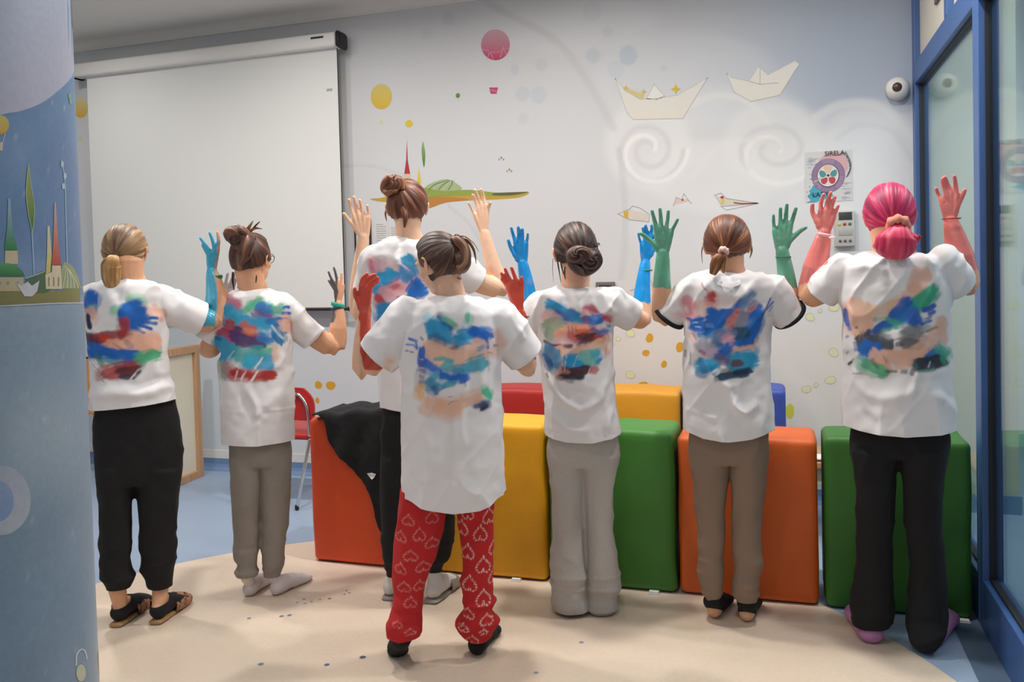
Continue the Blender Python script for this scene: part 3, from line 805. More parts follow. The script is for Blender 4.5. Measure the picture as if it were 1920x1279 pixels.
tb('LAZY', h2*.26, M_PINK_INK, po, ((175/540-.5)*2*w2, -.007, (.5-462/540)*2*h2), FACE)

# ------------------------------------------------------------------ foam blocks
FC = {'orange': 'cf5c18', 'tomato': 'dc4c1c', 'yellow': 'e0a010', 'green': '3f7d2c', 'darkgreen': '2f6a20', 'red': 'a8201c', 'amber': 'd79420', 'blue': '3950a6'}
def block(cname, x0, x1, y, dy, h, lab, group, tagpx=None, seed=0):
    t = empty('foam_block', ((x0+x1)/2, y+dy/2, 0), label=lab, cat='foam block', group=group)
    w = (x1-x0)/2; bm = bmesh.new(); box(bm, -w, w, -dy/2, dy/2, .004, h, .026, 4)
    es = [e for e in bm.edges]
    bmesh.ops.subdivide_edges(bm, edges=[e for e in bm.edges if e.calc_length() > .05], cuts=26, use_grid_fill=True)
    me = bm_mesh(bm); V = getv(me)
    # slightly pillowed faces and soft dents
    px_ = 1-(V[:, 0]/w)**2; pz = 1-((V[:, 2]-h/2)/(h/2))**2
    fr_ = sst(-dy/2+.03, -dy/2, V[:, 1])
    V[:, 1] -= fr_*.010*np.clip(px_, 0, 1)*np.clip(pz, 0, 1)
    n_ = fbm(V+[seed*3.1, 0, 0], 5, 2, seed)
    V[:, 1] += fr_*n_*.007
    V[:, 2] += sst(h-.04, h, V[:, 2])*(.006*np.clip(px_, 0, 1)+.006*fbm(V+[seed*1.7, 2, 0], 7, 2, seed+3))
    V[:, 0] += .005*fbm(V+[0, seed*2.3, 0], 6, 1, seed+9)*sst(.75, 1, np.abs(V[:, 0]/w))
    setv(me, V)
    link('cover', me, foam('foam_vinyl_'+cname, FC[cname]), t)
    bm = bmesh.new(); box(bm, -w+.02, w-.02, -dy/2+.02, dy/2-.02, 0, .012, .003)
    link('base_sheet', bm_mesh(bm), M_BLACKP, t)
    if tagpx:
        p = on_floor(*tagpx); xx = p[0]-(x0+x1)/2
        bm = bmesh.new(); box(bm, xx-.022, xx+.022, -dy/2-.022, -dy/2+.02, .001, .005, .001); box(bm, xx-.02, xx+.02, -dy/2-.016, -dy/2+.01, .006, .010, .001)
        link('care_tag', bm_mesh(bm), M_PAPER, t, smooth=False)
    return t
G1, G2 = 'soft play blocks in the front row', 'soft play blocks in the second row'
BY, BD = 3.56, .28
block('tomato', -2.195, -1.61, BY, BD, .695, 'tall red-orange foam block with the black garment draped over it', G1, seed=1)
block('yellow', -1.595, -1.015, BY, BD, .70, 'yellow foam block between the red heart trousers and grey flared trousers', G1, (962, 1096), seed=2)
block('green', -1.0, -.45, BY, BD, .69, 'green foam block beside the grey flared trousers', G1, (1228, 1108), seed=3)
block('orange', -.438, .118, BY+.01, BD, .675, 'bright orange foam block behind the taupe trousers', G1, seed=4)
block('darkgreen', .142, .672, BY, BD, .69, 'dark green foam block against the blue window frame', G1, (1805, 1163), seed=5)
block('red', -1.72, -1.13, 4.62, BD, .695, 'dark red foam block behind the yellow block', G2, seed=6)
block('amber', -1.115, -.545, 4.60, BD, .70, 'amber foam block behind the green block', G2, seed=7)
block('blue', -.53, .003, 4.62, BD, .72, 'blue foam block behind the orange block', G2, seed=8)

# low table glimpsed in the gap, paper on it
p = on_wall(1540, 868, 4.35)
lt = empty('low_table', (p[0]+.15, 4.55, 0), label='low wooden table glimpsed between the orange and dark green blocks', cat='table')
bm = bmesh.new(); box(bm, -.3, .3, -.2, .2, p[2]-.03, p[2], .004); link('tabletop', bm_mesh(bm), M_WOODF, lt, smooth=False)
bm = bmesh.new(); box(bm, -.27, .27, -.17, .17, p[2]-.12, p[2]-.031, .004); link('apron', bm_mesh(bm), M_OLIVE, lt, smooth=False)
for sx in (-1, 1):
    for sy in (-1, 1):
        bm = bmesh.new(); limb(bm, [(sx*.25, sy*.15, .016), (sx*.25, sy*.15, p[2]-.05)], [.016, .018]); link('leg', bm_mesh(bm), mat('green_leg_paint', '7fae4a', rough=.5, noise=.03, nscale=20), lt)
bm = bmesh.new(); ellipsoid(bm, (0, 0, .012), (.07, .05, .012))
tag(link('paper_sheet', bm_mesh(bm), M_PAPER, None, (p[0]-.01, 4.42, p[2]+.0)), 'crumpled white paper lying on the low wooden table', 'paper')

# ------------------------------------------------------------------ red chair
cy = 4.30
L0 = on_floor(557, 957)
ch = empty('red_chair', (L0[0]-.19, L0[1]+.18, 0), label='red plastic chair with a chrome tube frame behind the person in joggers', cat='chair')
def cl(x, y, Y): q = on_wall(x, y, Y); return np.array([q[0]-(L0[0]-.19), q[1]-(L0[1]+.18), q[2]])
yb = L0[1]+.05-(L0[1]+.18)
ptop = cl(552, 727, L0[1]+.05); pr = cl(588, 770, L0[1]+.05); pb = cl(588, 783, L0[1]+.05); seatz = cl(560, 818, L0[1])[2]
wr_ = pr[0]; zt_ = ptop[2]
bm = bmesh.new()
prof = spline([(-wr_, pb[2]-.02), (-wr_, zt_-.08), (-wr_+.05, zt_-.015), (-wr_+.12, zt_), (wr_-.12, zt_), (wr_-.05, zt_-.015), (wr_, zt_-.08), (wr_, pb[2]-.02)], 5)
ring_loft(bm, [[(q[0], yb+dy_, q[1]) for q in prof] for dy_ in (-.004, .012)])
link('backrest', bm_mesh(bm), M_REDP, ch, smooth=False)
bm = bmesh.new(); w_ = wr_-.035
limb(bm, spline([(-w_-.01, yb-.014, seatz), (-w_, yb-.014, zt_-.12), (-w_+.04, yb-.014, zt_-.05), (-w_+.1, yb-.014, zt_-.035), (w_-.1, yb-.014, zt_-.035), (w_-.04, yb-.014, zt_-.05), (w_, yb-.014, zt_-.12), (w_+.01, yb-.014, seatz)], 3), [.0095]*22, n=10)
link('back_tube', bm_mesh(bm), M_CHROME, ch)
bm = bmesh.new(); box(bm, -wr_, wr_, yb-.005, yb+.40, seatz-.035, seatz+.005, .018, 3); link('seat', bm_mesh(bm), M_REDP, ch)
for sx in (-1, 1):
    for yy in (-.18, .22):
        q = np.array([sx*.19, yy, .012]); bm = bmesh.new(); limb(bm, [q, (sx*(wr_-.03), yy*.75, seatz-.03)], [.0105, .0105], n=12); lg = link('leg', bm_mesh(bm), M_CHROME, ch)
        bm = bmesh.new(); limb(bm, [q+[0, 0, -.002], q+[0, 0, .012]], [.0125, .0125], n=12); link('foot_cap', bm_mesh(bm), M_BLACKP, lg)

# ------------------------------------------------------------------ framed board leaning on the wall
A = on_floor(345, 905); B = on_floor(376, 892)
dirv = (B-A)[:2]; dirv = dirv/np.hypot(*dirv)
top = on_wall(364, 648, B[1]+.12)[2]
fb = empty('framed_board', tuple(B), math.atan2(dirv[1], dirv[0])+math.pi, label='cream board in a pale wooden frame leaning upright behind the black joggers', cat='board')
BW, BH, tilt = .62, .92, 0.0
def bpart(name, x0, x1, z0, z1, y0, y1, m_):
    bm = bmesh.new(); box(bm, x0, x1, y0, y1, z0, z1, .003)
    me = bm_mesh(bm); o = link(name, me, m_, fb, smooth=False); o.rotation_euler = (tilt, 0, 0); return o
bpart('panel', .045, BW-.045, .045, BH-.045, -.012, .004, M_CREAM)
for q in ((0, .05, 0, BH), (BW-.05, BW, 0, BH)): bpart('frame_stile', *q, -.03, .03, M_WOODF)
for q in ((.05, BW-.05, 0, .05), (.05, BW-.05, BH-.05, BH)): bpart('frame_rail', *q, -.03, .03, M_WOODF)

# orange panel glimpsed beside the column
p = on_wall(168, 672, 4.9); q = on_wall(176, 740, 4.9)
op = empty('orange_chair', (p[0], 4.9, 0), label='orange chair glimpsed in the gap between the column and the blonde person', cat='chair')
bm = bmesh.new(); box(bm, -.13, .04, -.01, .01, .46, p[2], .006); link('backrest', bm_mesh(bm), mat('orange_plastic', 'd99250', rough=.5, noise=.05, nscale=8), op, smooth=False)
bm = bmesh.new(); box(bm, -.13, .04, -.4, .0, .42, .46, .006); link('seat', bm_mesh(bm), mat('orange_plastic'), op, smooth=False)
bm = bmesh.new(); box(bm, -.132, .042, -.012, .012, p[2], p[2]+.01, .002); link('top_cap', bm_mesh(bm), M_BLACKP, op, smooth=False)
for sx in (-.115, .025):
    for sy in (-.38, -.01):
        bm = bmesh.new(); limb(bm, [(sx, sy, .012), (sx, sy, .43)], [.012, .012], n=10); link('leg', bm_mesh(bm), M_CHROME, op)

# ------------------------------------------------------------------ black garment draped over the red-orange block
def drape():
    topz = .695; yf, yb_ = BY-.012, BY+BD+.012
    # outline in (u = x, s = distance down the front; negative s runs over the top)
    W = lambda x, y: on_wall(x, y, yf)
    edge = [(592, 780), (610, 800), (618, 835), (640, 868), (668, 895), (688, 925), (704, 965), (707, 1000), (716, 1020), (760, 1022)]
    E_ = [W(*e) for e in edge]
    nx_, ns = 150, 110
    xs = np.linspace(E_[0][0]-.02, -1.57, nx_)
    lx = np.array([e[0] for e in E_]); lz = np.array([e[2] for e in E_])
    order = np.argsort(lx); zlow = np.interp(xs, lx[order], lz[order])
    V = []; 
    for j in range(ns):
        t = j/(ns-1)
        for i, x in enumerate(xs):
            drop = topz-zlow[i]+.012; back = .25
            s = -(.29+back)+t*(.29+back+max(drop, .012))
            fold = .5+.5*math.sin(x*38+2.2*math.sin(s*5))
            h_ = .022+.016*fold+.03*math.exp(-((x+1.78)/.2)**2)
            if s < -.29: p_ = (x, yb_+.006+.012*fold, topz+h_+(s+.29))
            elif s < 0: p_ = (x, yf+(-s)/.29*(yb_-yf)-.0, topz+h_)
            else: p_ = (x+.02*s*math.sin(x*20), yf-.008-.020*fold*min(1, s*5), topz+h_-s)
            V.append(p_)
    me = bpy.data.meshes.new('garment'); me.from_pydata(V, [], grid(nx_, ns)); me.update()
    smooth(me, 6, .5)
    V = getv(me); V += .004*fbm(V, 22, 2, 5)[:, None]; setv(me, V)
    t = empty('black_jacket', (-1.85, BY+.1, .70), label='black jacket draped over the red-orange foam block and hanging down its front', cat='jacket')
    V = getv(me)-np.array([-1.85, BY+.1, .70]); setv(me, V); setcol(me, hx('0e0d10')*np.ones((len(V), 1)))
    b_ = link('cloth', me, M_CLOTH, t); mod_solid(b_, .006, 0)
    p = on_wall(697, 893, yf-.036)-np.array([-1.85, BY+.1, .70])
    bm = bmesh.new()
    vs = [bm.verts.new((p[0]+a_, p[1]-.004+.003*(k % 2), p[2]+b2)) for k, (a_, b2) in enumerate(((-.022, .012), (.0, .015), (.022, .010), (.014, -.004), (.002, -.015), (-.010, -.006)))]
    f_ = bm.faces.new(vs); r = bmesh.ops.extrude_face_region(bm, geom=[f_]); bmesh.ops.translate(bm, verts=[v for v in r['geom'] if isinstance(v, bmesh.types.BMVert)], vec=(0, .003, 0))
    tag(link('patch', bm_mesh(bm), M_PAPER, t, smooth=False), 'small crumpled white patch')
drape()
# ------------------------------------------------------------------ people: builders
class HB:
    """a collector of closed tubes and caps of hair with a colour for every vertex"""
    def __init__(s): s.V = []; s.F = []; s.C = []
    def add(s, V, C, nu, wrap=True):
        b = sum(len(v) for v in s.V); nv = len(V)//nu
        for j in range(nv-1):
            for i in range(nu if wrap else nu-1):
                i2 = (i+1) % nu
                s.F.append((b+j*nu+i, b+j*nu+i2, b+(j+1)*nu+i2, b+(j+1)*nu+i))
        s.V.append(np.array(V)); s.C.append(np.array(C))
    def mesh(s, name):
        me = bpy.data.meshes.new(name); me.from_pydata(np.concatenate(s.V).tolist(), [], s.F); me.update()
        setcol(me, np.concatenate(s.C)); return me
def hair_col(n1, n2, pal):
    base, dark, light = [hx(c) for c in pal]
    C = base*np.ones((len(n1), 1))
    w = sst(.05, .7, -n1)[:, None]; C = C*(1-w)+dark*w
    w = sst(.1, .8, .6*n1+.6*n2)[:, None]; C = C*(1-w)+light*w
    return C
def lock(hb, path, rad, pal, flat=1.0, n=28, grooves=6, depth=.12, seed=0, side=(1, 0, 0)):
    P = spline(path, 7); m_ = len(P); R_ = np.interp(np.linspace(0, 1, m_), np.linspace(0, 1, len(rad)), rad)
    ref = np.array(side, float); V = []; ph = np.linspace(0, 2*math.pi, n, endpoint=False)
    for i in range(m_):
        t = P[min(i+1, m_-1)]-P[max(i-1, 0)]; t = t/max(np.linalg.norm(t), 1e-9)
        a = ref-t*(ref@t)
        if np.linalg.norm(a) < .15: a = np.array([0, 1., 0])-t*t[1]
        a /= np.linalg.norm(a); b = np.cross(t, a)
        V.append(P[i]+R_[i]*(np.cos(ph)[:, None]*a+np.sin(ph)[:, None]*b*flat))
    V = np.concatenate(V); PH = np.tile(ph, m_); S_ = np.repeat(np.linspace(0, 1, m_), n)
    Q = np.c_[np.cos(PH)*grooves*.5, np.sin(PH)*grooves*.5, S_*1.6]
    n1 = vnoise(Q, 1.0, seed); n2 = vnoise(Q, 2.6, seed+5)
    Cn = np.repeat(np.array(P), n, 0); rr = np.repeat(R_, n)
    d = V-Cn; V = Cn+d*(1+depth*(n1+.6*n2))[:, None]
    hb.add(V, hair_col(n1, n2, pal), n)
def cap(hb, c, rad, M3, T, pal, seed=0, nu=220, nv=150, low=-.55, puff=0.0, face=True, dshift=0.0):
    u = np.linspace(0, 2*math.pi, nu, endpoint=False); v = np.linspace(.02, math.pi-.02, nv)
    D = np.array([[math.sin(b)*math.cos(a), math.sin(b)*math.sin(a), math.cos(b)] for b in v for a in u])
    T = np.array(T, float); T /= np.linalg.norm(T)
    e1 = np.cross(T, [1, 0, 0]); e1 /= np.linalg.norm(e1); e2 = np.cross(T, e1)
    phi = np.arctan2(D@e2, D@e1); th_ = np.arccos(np.clip(D@T, -1, 1))
    Q = np.c_[np.cos(phi), np.sin(phi), th_*.12]
    n1 = vnoise(Q, 7, seed); n2 = vnoise(Q, 19, seed+3); n3 = vnoise(Q, 2.2, seed+7)
    mf = sst(.18, .42, D[:, 1]+dshift)*sst(.74, .52, D[:, 2]) if face else 0*phi
    lw = low+.22*np.abs(D[:, 0])**1.5+.03*vnoise(np.c_[D[:, 0]*9, D[:, 1]*9, 0*phi], 1.0, seed+31)
    mn = sst(lw, lw-.13, D[:, 2])
    ms = sst(-.12, -.34, D[:, 2])*sst(.6, .85, np.abs(D[:, 0]))*sst(-.30, .0, D[:, 1])*(1 if face else 0)
    mk = np.maximum(np.maximum(mf, mn), ms)
    amp = sst(0, .5, th_)*sst(math.pi, 2.3, th_)
    r = (1+amp*(.016*n1+.010*n2+.022*n3)+puff*sst(.2, 1, D[:, 2]))*(1-.24*mk)
    V = D*r[:, None]*np.array(rad); V = V@np.array(M3).T+c
    hb.add(V, hair_col(n1, n2, pal), nu)
def bun(hb, c, rad, axis, pal, seed=0, nu=90, nv=60, swirl=2.4, turns=5):
    u = np.linspace(0, 2*math.pi, nu, endpoint=False); v = np.linspace(.03, math.pi-.03, nv)
    ax = np.array(axis, float); ax /= np.linalg.norm(ax)
    e1 = np.cross(ax, [0, 0, 1.]); e1 /= np.linalg.norm(e1); e2 = np.cross(ax, e1)
    D = np.array([[math.sin(b)*math.cos(a), math.sin(b)*math.sin(a), math.cos(b)] for b in v for a in u])
    PH = np.tile(u, nv)+swirl*np.repeat(v, nu); TH = np.repeat(v, nu)
    Q = np.c_[np.cos(PH)*turns*.4, np.sin(PH)*turns*.4, TH*.5]
    n1 = vnoise(Q, 1.2, seed); n2 = vnoise(Q, 3.4, seed+2)
    W = D[:, :1]*e1+D[:, 1:2]*e2+D[:, 2:]*ax
    V = W*np.array(rad)*(1+.16*n1+.06*n2)[:, None]+c
    hb.add(V, hair_col(n1, n2, pal), nu)

def rot3(yaw, pitch, roll=0.0):
    return np.array(Matrix.Rotation(yaw, 3, 'Z') @ Matrix.Rotation(roll, 3, 'Y') @ Matrix.Rotation(-pitch, 3, 'X'))

class Person:
    def __init__(s, O, label, skin='dcae92'):
        o = on_floor(*O); s.O = np.array([o[0], o[1], 0.0])
        f = s.O[:2]/np.hypot(*s.O[:2]); s.f = np.array([f[0], f[1], 0]); s.r = np.array([f[1], -f[0], 0])
        s.rz = math.atan2(-f[0], f[1])
        s.root = empty('person', tuple(s.O), s.rz, label=label, cat='person', group='people with raised hands')
        s.skin = skin; s.body = bmesh.new(); s.paint = []; s.dist = np.hypot(*s.O[:2])
        s.sc = abs(s.L(961, 640)[0]-s.L(960, 640)[0])
    def L(s, x, y, df=0.0):
        r = ray(x, y); p0 = s.O+s.f*df
        t = ((p0-CAM)@s.f)/(r@s.f); p = CAM+r*t-s.O
        return np.array([p@s.r, p@s.f, p[2]])
    def FL(s, x, y):
        p = on_floor(x, y)-s.O; return np.array([p@s.r, p@s.f, 0.0])
    # -------- rings
    def rows(s, rows, b=.11, df=0.0):
        out = []
        for r in rows:
            y, xl, xr = r[:3]; bb = r[3] if len(r) > 3 else b; dd = r[4] if len(r) > 4 else df
            A, B = s.L(xl, y, dd), s.L(xr, y, dd)
            out.append(((A+B)/2, (B[0]-A[0])/2, bb, (B[2]-A[2])/(B[0]-A[0])))
        return out
    def loft(s, bm, rr, shrink=0.0, mul=1.0, p=2.3, n=44, ext=0.0):
        rings = []
        for c, hw, b, sl in rr:
            hw2 = max(hw*mul-shrink, .012); b2 = max(b*mul-shrink, .012)
            rings.append(sring(c, (1, 0, sl), (0, 1, 0), hw2, b2, n, p))
        if ext:
            c, hw, b, sl = rr[-1]; c = c+np.array([0, 0, -ext])
            rings.append(sring(c, (1, 0, sl), (0, 1, 0), max(hw*mul-shrink, .012), max(b*mul-shrink, .012), n, p))
        ring_loft(bm, rings)
    # -------- arms and hands
    def arm(s, pts, wrist, fingers, fr=1.0, paint=None, curl=.012, palm=1.0, wflat=.75):
        P = [s.L(x, y, df) for x, y, w, df in pts]; RR = [w*s.sc/2*(.74, .84, 1, 1, 1)[i] for i, (x, y, w, df) in enumerate(pts)]
        W = s.L(*wrist); P.append(W); rw = .026*fr; RR.append((rw, rw*wflat))
        RR = [(r, r*.9) if np.isscalar(r) else r for r in RR]
        limb(s.body, P, RR, n=18)
        fl_pts = []
        allp = [f[-1] for f in fingers]
        bc = np.mean([s.L(*(q if len(q) > 2 else (*q, wrist[2]))) for q in allp[1:]], 0)
        for k, fg in enumerate(fingers):
            Q = [s.L(*(q if len(q) > 2 else (*q, wrist[2]))) for q in fg][::-1]   # base .. tip
            Q[-1][1] -= curl
            if len(Q) == 2: m_ = (Q[0]+Q[1])/2; m_[1] += curl*.25; Q = [Q[0], m_, Q[1]]
            if k == 0:
                rb, rt = .0118*fr, .0085*fr
                st = W+(Q[0]-W)*.25
                limb(s.body, [st, Q[0]], [(.015*fr*palm, .013*fr), (.0135*fr, .0125*fr)], n=12)
                limb(s.body, Q, [rb]+[(rb+rt)/2]*(len(Q)-2)+[rt], n=12)
                ellipsoid(s.body, W+(Q[0]-W)*.62, (.017*fr*palm, .013*fr, .022*fr), seg=14)
            else:
                rb = [.0100, .0100, .0095, .0085][min(k-1, 3)]*fr; rt = rb*.8
                limb(s.body, Q, [rb]+[(rb+rt)/2]*(len(Q)-2)+[rt], n=12)
                st = W+(Q[0]-W)*.12; lat = Q[0]-bc; st = st+np.array([lat[0]*.35, 0, lat[2]*.1])
                limb(s.body, [st, (st+Q[0])/2, Q[0]], [(.013*fr, .013*fr), (.0135*fr, .0125*fr), (.0115*fr, .0108*fr)], n=12)
            fl_pts += [q for q in Q]
        A = np.array(fl_pts+[P[-2], P[-1]])
        if paint:
            col, ylim = paint[0], paint[1]
            zl = s.L(wrist[0], ylim, wrist[2])[2]
            split = None
            if len(paint) > 2 and paint[2]:
                split = np.array([s.L(x, y, wrist[2])[[0, 2]] for x, y in paint[2]]); 
            segs = [(P[-2], P[-1], .075)]+[(P[-3], P[-2], .075)]+[(W, q, .05) for q in fl_pts]
            s.paint.append([hx(col), zl, segs, split, paint[3] if len(paint) > 3 else 'L', W[1]])
        s.last_wrist = W
    def band(s, x, y, df, r, h, col, tilt=0.0, name='wristband', lab=None, flat=.85):
        c = s.L(x, y, df); bm = bmesh.new(); n = 30
        rings = []
        for (rr_, zz) in ((r, -h), (r+.0025, -h*.6), (r+.0025, h*.6), (r, h)):
            rings.append([(c[0]+rr_*math.cos(a), c[1]+rr_*flat*math.sin(a), c[2]+zz+tilt*math.cos(a)*rr_) for a in np.linspace(0, 2*math.pi, n, endpoint=False)])
        ring_loft(bm, rings, cap=False); me = bm_mesh(bm); setcol(me, hx(col)*np.ones((len(me.vertices), 1)))
        o = link(name, me, M_BAND, s.root); mod_solid(o, .002, -1)
        if lab: o['label'] = lab
        return o
    # -------- head
    def head(s, ytop, xl, xr, df=0.0, yaw=0.0, pitch=0.0, roll=0.0, neck=None, size=1.0):
        a = (s.L(xr, ytop+45, df)[0]-s.L(xl, ytop+45, df)[0])/2
        k = a/.088*size; s.hk = k
        top = s.L((xl+xr)/2, ytop, df)
        c = top-np.array([0, 0, .108*k]); s.hc = c; s.M3 = rot3(yaw, pitch, roll)
        H = lambda x, y, z: c+s.M3@(np.array([x, y, z])*k)
        s.H = H; R3 = Matrix(s.M3.tolist()); b = s.body
        ellipsoid(b, H(0, 0, 0), (.074*k, .094*k, .095*k), R3, 28)
        ellipsoid(b, H(0, .030, -.062), (.056*k, .062*k, .062*k), R3, 24)
        ellipsoid(b, H(0, .056, -.098), (.030*k, .032*k, .024*k), R3, 16)
        limb(b, [H(0, .088, .000), H(0, .102, -.022), H(0, .112, -.040)], [.007*k, .009*k, .0125*k], n=10)
        ellipsoid(b, H(-.011, .100, -.042), (.008*k,)*3, R3, 10); ellipsoid(b, H(.011, .100, -.042), (.008*k,)*3, R3, 10)
        limb(b, [H(-.020, .084, -.068), H(0, .094, -.066), H(.020, .084, -.068)], [.0045*k, .0065*k, .0045*k], n=10)
        limb(b, [H(-.016, .084, -.077), H(0, .093, -.077), H(.016, .084, -.077)], [.0045*k, .007*k, .0045*k], n=10)
        for sx in (-1, 1):
            limb(b, [H(sx*.012, .090, .016), H(sx*.034, .086, .020), H(sx*.054, .068, .012)], [.006*k, .008*k, .006*k], n=10)
            ellipsoid(b, H(sx*.036, .062, -.035), (.024*k, .022*k, .022*k), R3, 14)
            E3 = Matrix((s.M3@rot3(sx*.5, 0, 0)).tolist())
            ellipsoid(b, H(sx*.078, -.002, -.022), (.0065*k, .017*k, .029*k), E3, 16)
            limb(b, [H(sx*.080, .008, -.006), H(sx*.088, -.004, .004), H(sx*.091, -.018, -.010), H(sx*.086, -.014, -.034), H(sx*.079, .0, -.050)], [.0035*k, .004*k, .004*k, .0038*k, .004*k], n=8)
        if neck:
            nx, ny_, nw, nd = neck; N_ = s.L(nx, ny_, nd); r = nw*s.sc/2
            limb(b, [H(0, -.015, -.050), (H(0, -.02, -.09)+N_)/2, N_, N_-np.array([0, .0, .06])], [(r*1.02, r*1.1), (r*.97, r), (r*1.08, r*1.05), (r*1.35, r*1.1)], n=24)
        s.eyes = [H(sx*.031, .080, .002) for sx in (-1, 1)]
    # -------- feet
    def foot(s, bm, heel, toe, up=None, fat=0.0, z0=0.0, sz=1.0, lift=0.0, ankle=.035, top=.12, a_off=.17):
        h, t = np.array(heel, float), np.array(toe, float)
        d = t-h; Lf = np.hypot(*d[:2]); d = d/np.linalg.norm(d); sd = np.array([d[1], -d[0], 0])
        fr_ = [.11, .30, .55, .78, .93]; zz = [.034, .042, .033, .023, .016]; ra = [.030, .031, .037, .043, .030]; rb = [.032, .039, .031, .021, .013]
        if lift:
            zz = [z+lift*(1-f_)**1.3 for z, f_ in zip(zz, fr_)]
        P = [h+d*Lf*f_+np.array([0, 0, z*sz+z0+fat*.0]) for f_, z in zip(fr_, zz)]
        limb(bm, P, [(a*sz+fat, b*sz+fat*.7) for a, b in zip(ra, rb)], n=20, side=sd)
        A = h+d*Lf*a_off+np.array([0, 0, .05*sz+z0+lift*.85])
        B = np.array(up, float) if up is not None else A+np.array([0, 0, top])
        limb(bm, [A-np.array([0, 0, .012]), (A*2+B)/3, B], [(.031*sz+fat, .036*sz+fat), (ankle*.85+fat, ankle*.9+fat), (ankle+fat, ankle+fat)], n=20, side=sd)
    # -------- clothing
    def shirt(s, rows, sleeves, hem, paint=(), folds=(), vox=.0042, noise=1.0, base='e4e1e2', df=0.0, seed=1, cut_pad=.03, cuffs=None):
        rr = s.rows(rows, df=df); s.shirt_rows = rr
        bm = bmesh.new(); s.loft(bm, rr, p=2.35, ext=.08)
        ends = []
        for (a, b, r0, r1) in sleeves:
            A, B = s.L(*a), s.L(*b); d = (B-A)/np.linalg.norm(B-A)
            limb(bm, [A, A*.5+B*.5, B, B+d*.03], [r0, tuple((np.array(r0)+np.array(r1))/2), r1, r1], n=28)
            ends.append((B, d, max(r1)))
        me = voxel(bm, vox, 't_shirt'); smooth(me, 10, .55)
        # cuts
        hz = [s.L(x, y, df-.115) for x, y in hem]; zc = min(h[2] for h in hz)
        plane_cut(me, (0, 0, zc), (0, 0, -1))
        for B, d, r in ends:
            plane_cut(me, tuple(B), tuple(d), sel=lambda c, B=B, r=r: (Vector(B)-c).length < r*1.3+cut_pad)
        V = getv(me)
        hxs = np.array([h[0] for h in hz]); hzz = np.array([h[2] for h in hz]); o_ = np.argsort(hxs)
        dz = np.interp(V[:, 0], hxs[o_], hzz[o_])-zc
        V[:, 2] += dz*np.clip(1-(V[:, 2]-zc)/.16, 0, 1)
        setv(me, V); Nn = getn(me)
        P = V+np.array([seed*3.7, 0, 0])
        zrel = np.clip((V[:, 2]-zc)/.55, 0, 1)
        # soft cloth folds: vertical drape below, radiating creases near the arms
        Wv = P*np.array([1, 1, .28]); Wd = P@np.array([[.8, 0, .6], [0, 1, 0], [-.6, 0, .8]])*np.array([1, 1, .35])
        disp = noise*(.009*vnoise(Wv, 11, seed)*(1-zrel)**.5+.006*vnoise(Wd, 16, seed+2)*(.35+zrel)+.0022*vnoise(P, 34, seed+4)+.006*vnoise(P, 6.0, seed+5)
                      +.010*(1-np.abs(vnoise(Wv+.31*vnoise(P, 5, 9)[:, None]*.1, 9, seed+8)))**4*(1.1-zrel)+.008*(1-np.abs(vnoise(Wd, 10, seed+12)))**5*(.3+zrel))
        for fd in folds:
            pts, w, h = fd
            Q = np.array([s.L(x, y, df-.1)[[0, 2]] for x, y in pts]); Q = np.array(spline(Q, 6)) if len(Q) > 2 else Q
            XZ_ = V[:, [0, 2]]+np.c_[vnoise(V, 14, 41), vnoise(V, 14, 42)]*.012
            dd = pdist(XZ_, Q); w2 = w*1.45; mid = Q[len(Q)//2]; ln = np.linalg.norm(Q[0]-Q[-1])*.5+w
            tp = 1-.75*sst(.45*ln, 1.15*ln, np.linalg.norm(XZ_-mid, axis=1))
            disp += .95*h*np.exp(-(dd/w2)**2)*tp*sst(.3, -.2, Nn[:, 1])
        V += Nn*disp[:, None]; setv(me, V); smooth(me, 2, .4)
        V = getv(me); Nn = getn(me)
        C = hx(base)*np.ones((len(V), 1))
        back = sst(.25, -.05, Nn[:, 1]); XZ = V[:, [0, 2]]
        nf = vnoise(V, 75, seed+9); ng = vnoise(V, 26, seed+11)
        wob = np.c_[vnoise(V, 30, 3), vnoise(V, 30, 4)]*.006+np.c_[vnoise(V, 80, 5), vnoise(V, 80, 6)]*.003
        XZr = XZ+np.c_[vnoise(V, 9, 61), vnoise(V, 9, 62)]*.02
        for st in paint:
            if st[2] <= 8: continue
            Q = np.array([s.L(x, y, df-.11)[[0, 2]] for x, y in st[3]]); hw = st[2]*s.sc/2+.010
            mk = (sst(hw+.004, hw-.008, pdist(XZr, Q)+.006*vnoise(V, 60, 77))*.55*st[1]*back)[:, None]
            C = C*(1-mk)+hx(st[0])*mk
        for st in paint:
            c_, al_, w_, pts = st[:4]
            Q = np.array([s.L(x, y, df-.11)[[0, 2]] for x, y in pts]); hw = w_*s.sc/2*(1.26 if w_ > 8 else 1.06)
            dd = pdist(XZ+wob*min(1, hw/.02), Q)
            e_ = .0035+hw*.22
            dv = Q[-1]-Q[0] if len(Q) > 1 and np.hypot(*(Q[-1]-Q[0])) > .01 else np.array([1., .25]); dv = dv/np.hypot(*dv)
            uu = XZr@dv; vv = XZr@np.array([-dv[1], dv[0]]); sd_ = seed*7+int(pts[0][0]+pts[0][1]) % 97
            stk = vnoise(np.c_[uu*13, vv*150, 0*uu], 1.0, sd_); sof = vnoise(np.c_[uu*30, vv*42, 0*uu], 1.0, sd_+1)
            edge = dd+stk*min(hw*.30, .006)+sof*min(hw*.22, .006)
            mk = sst(hw+e_*.45, hw-e_, edge)*al_*back
            tex = 1-(.45*sst(.05, .8, stk)*sst(.35*hw, hw, dd)+.16*sst(.0, .8, sof))*(1.15-.45*al_)
            mk = (mk*tex)[:, None]
            C = C*(1-mk)+hx(c_)*mk
        setcol(me, C)
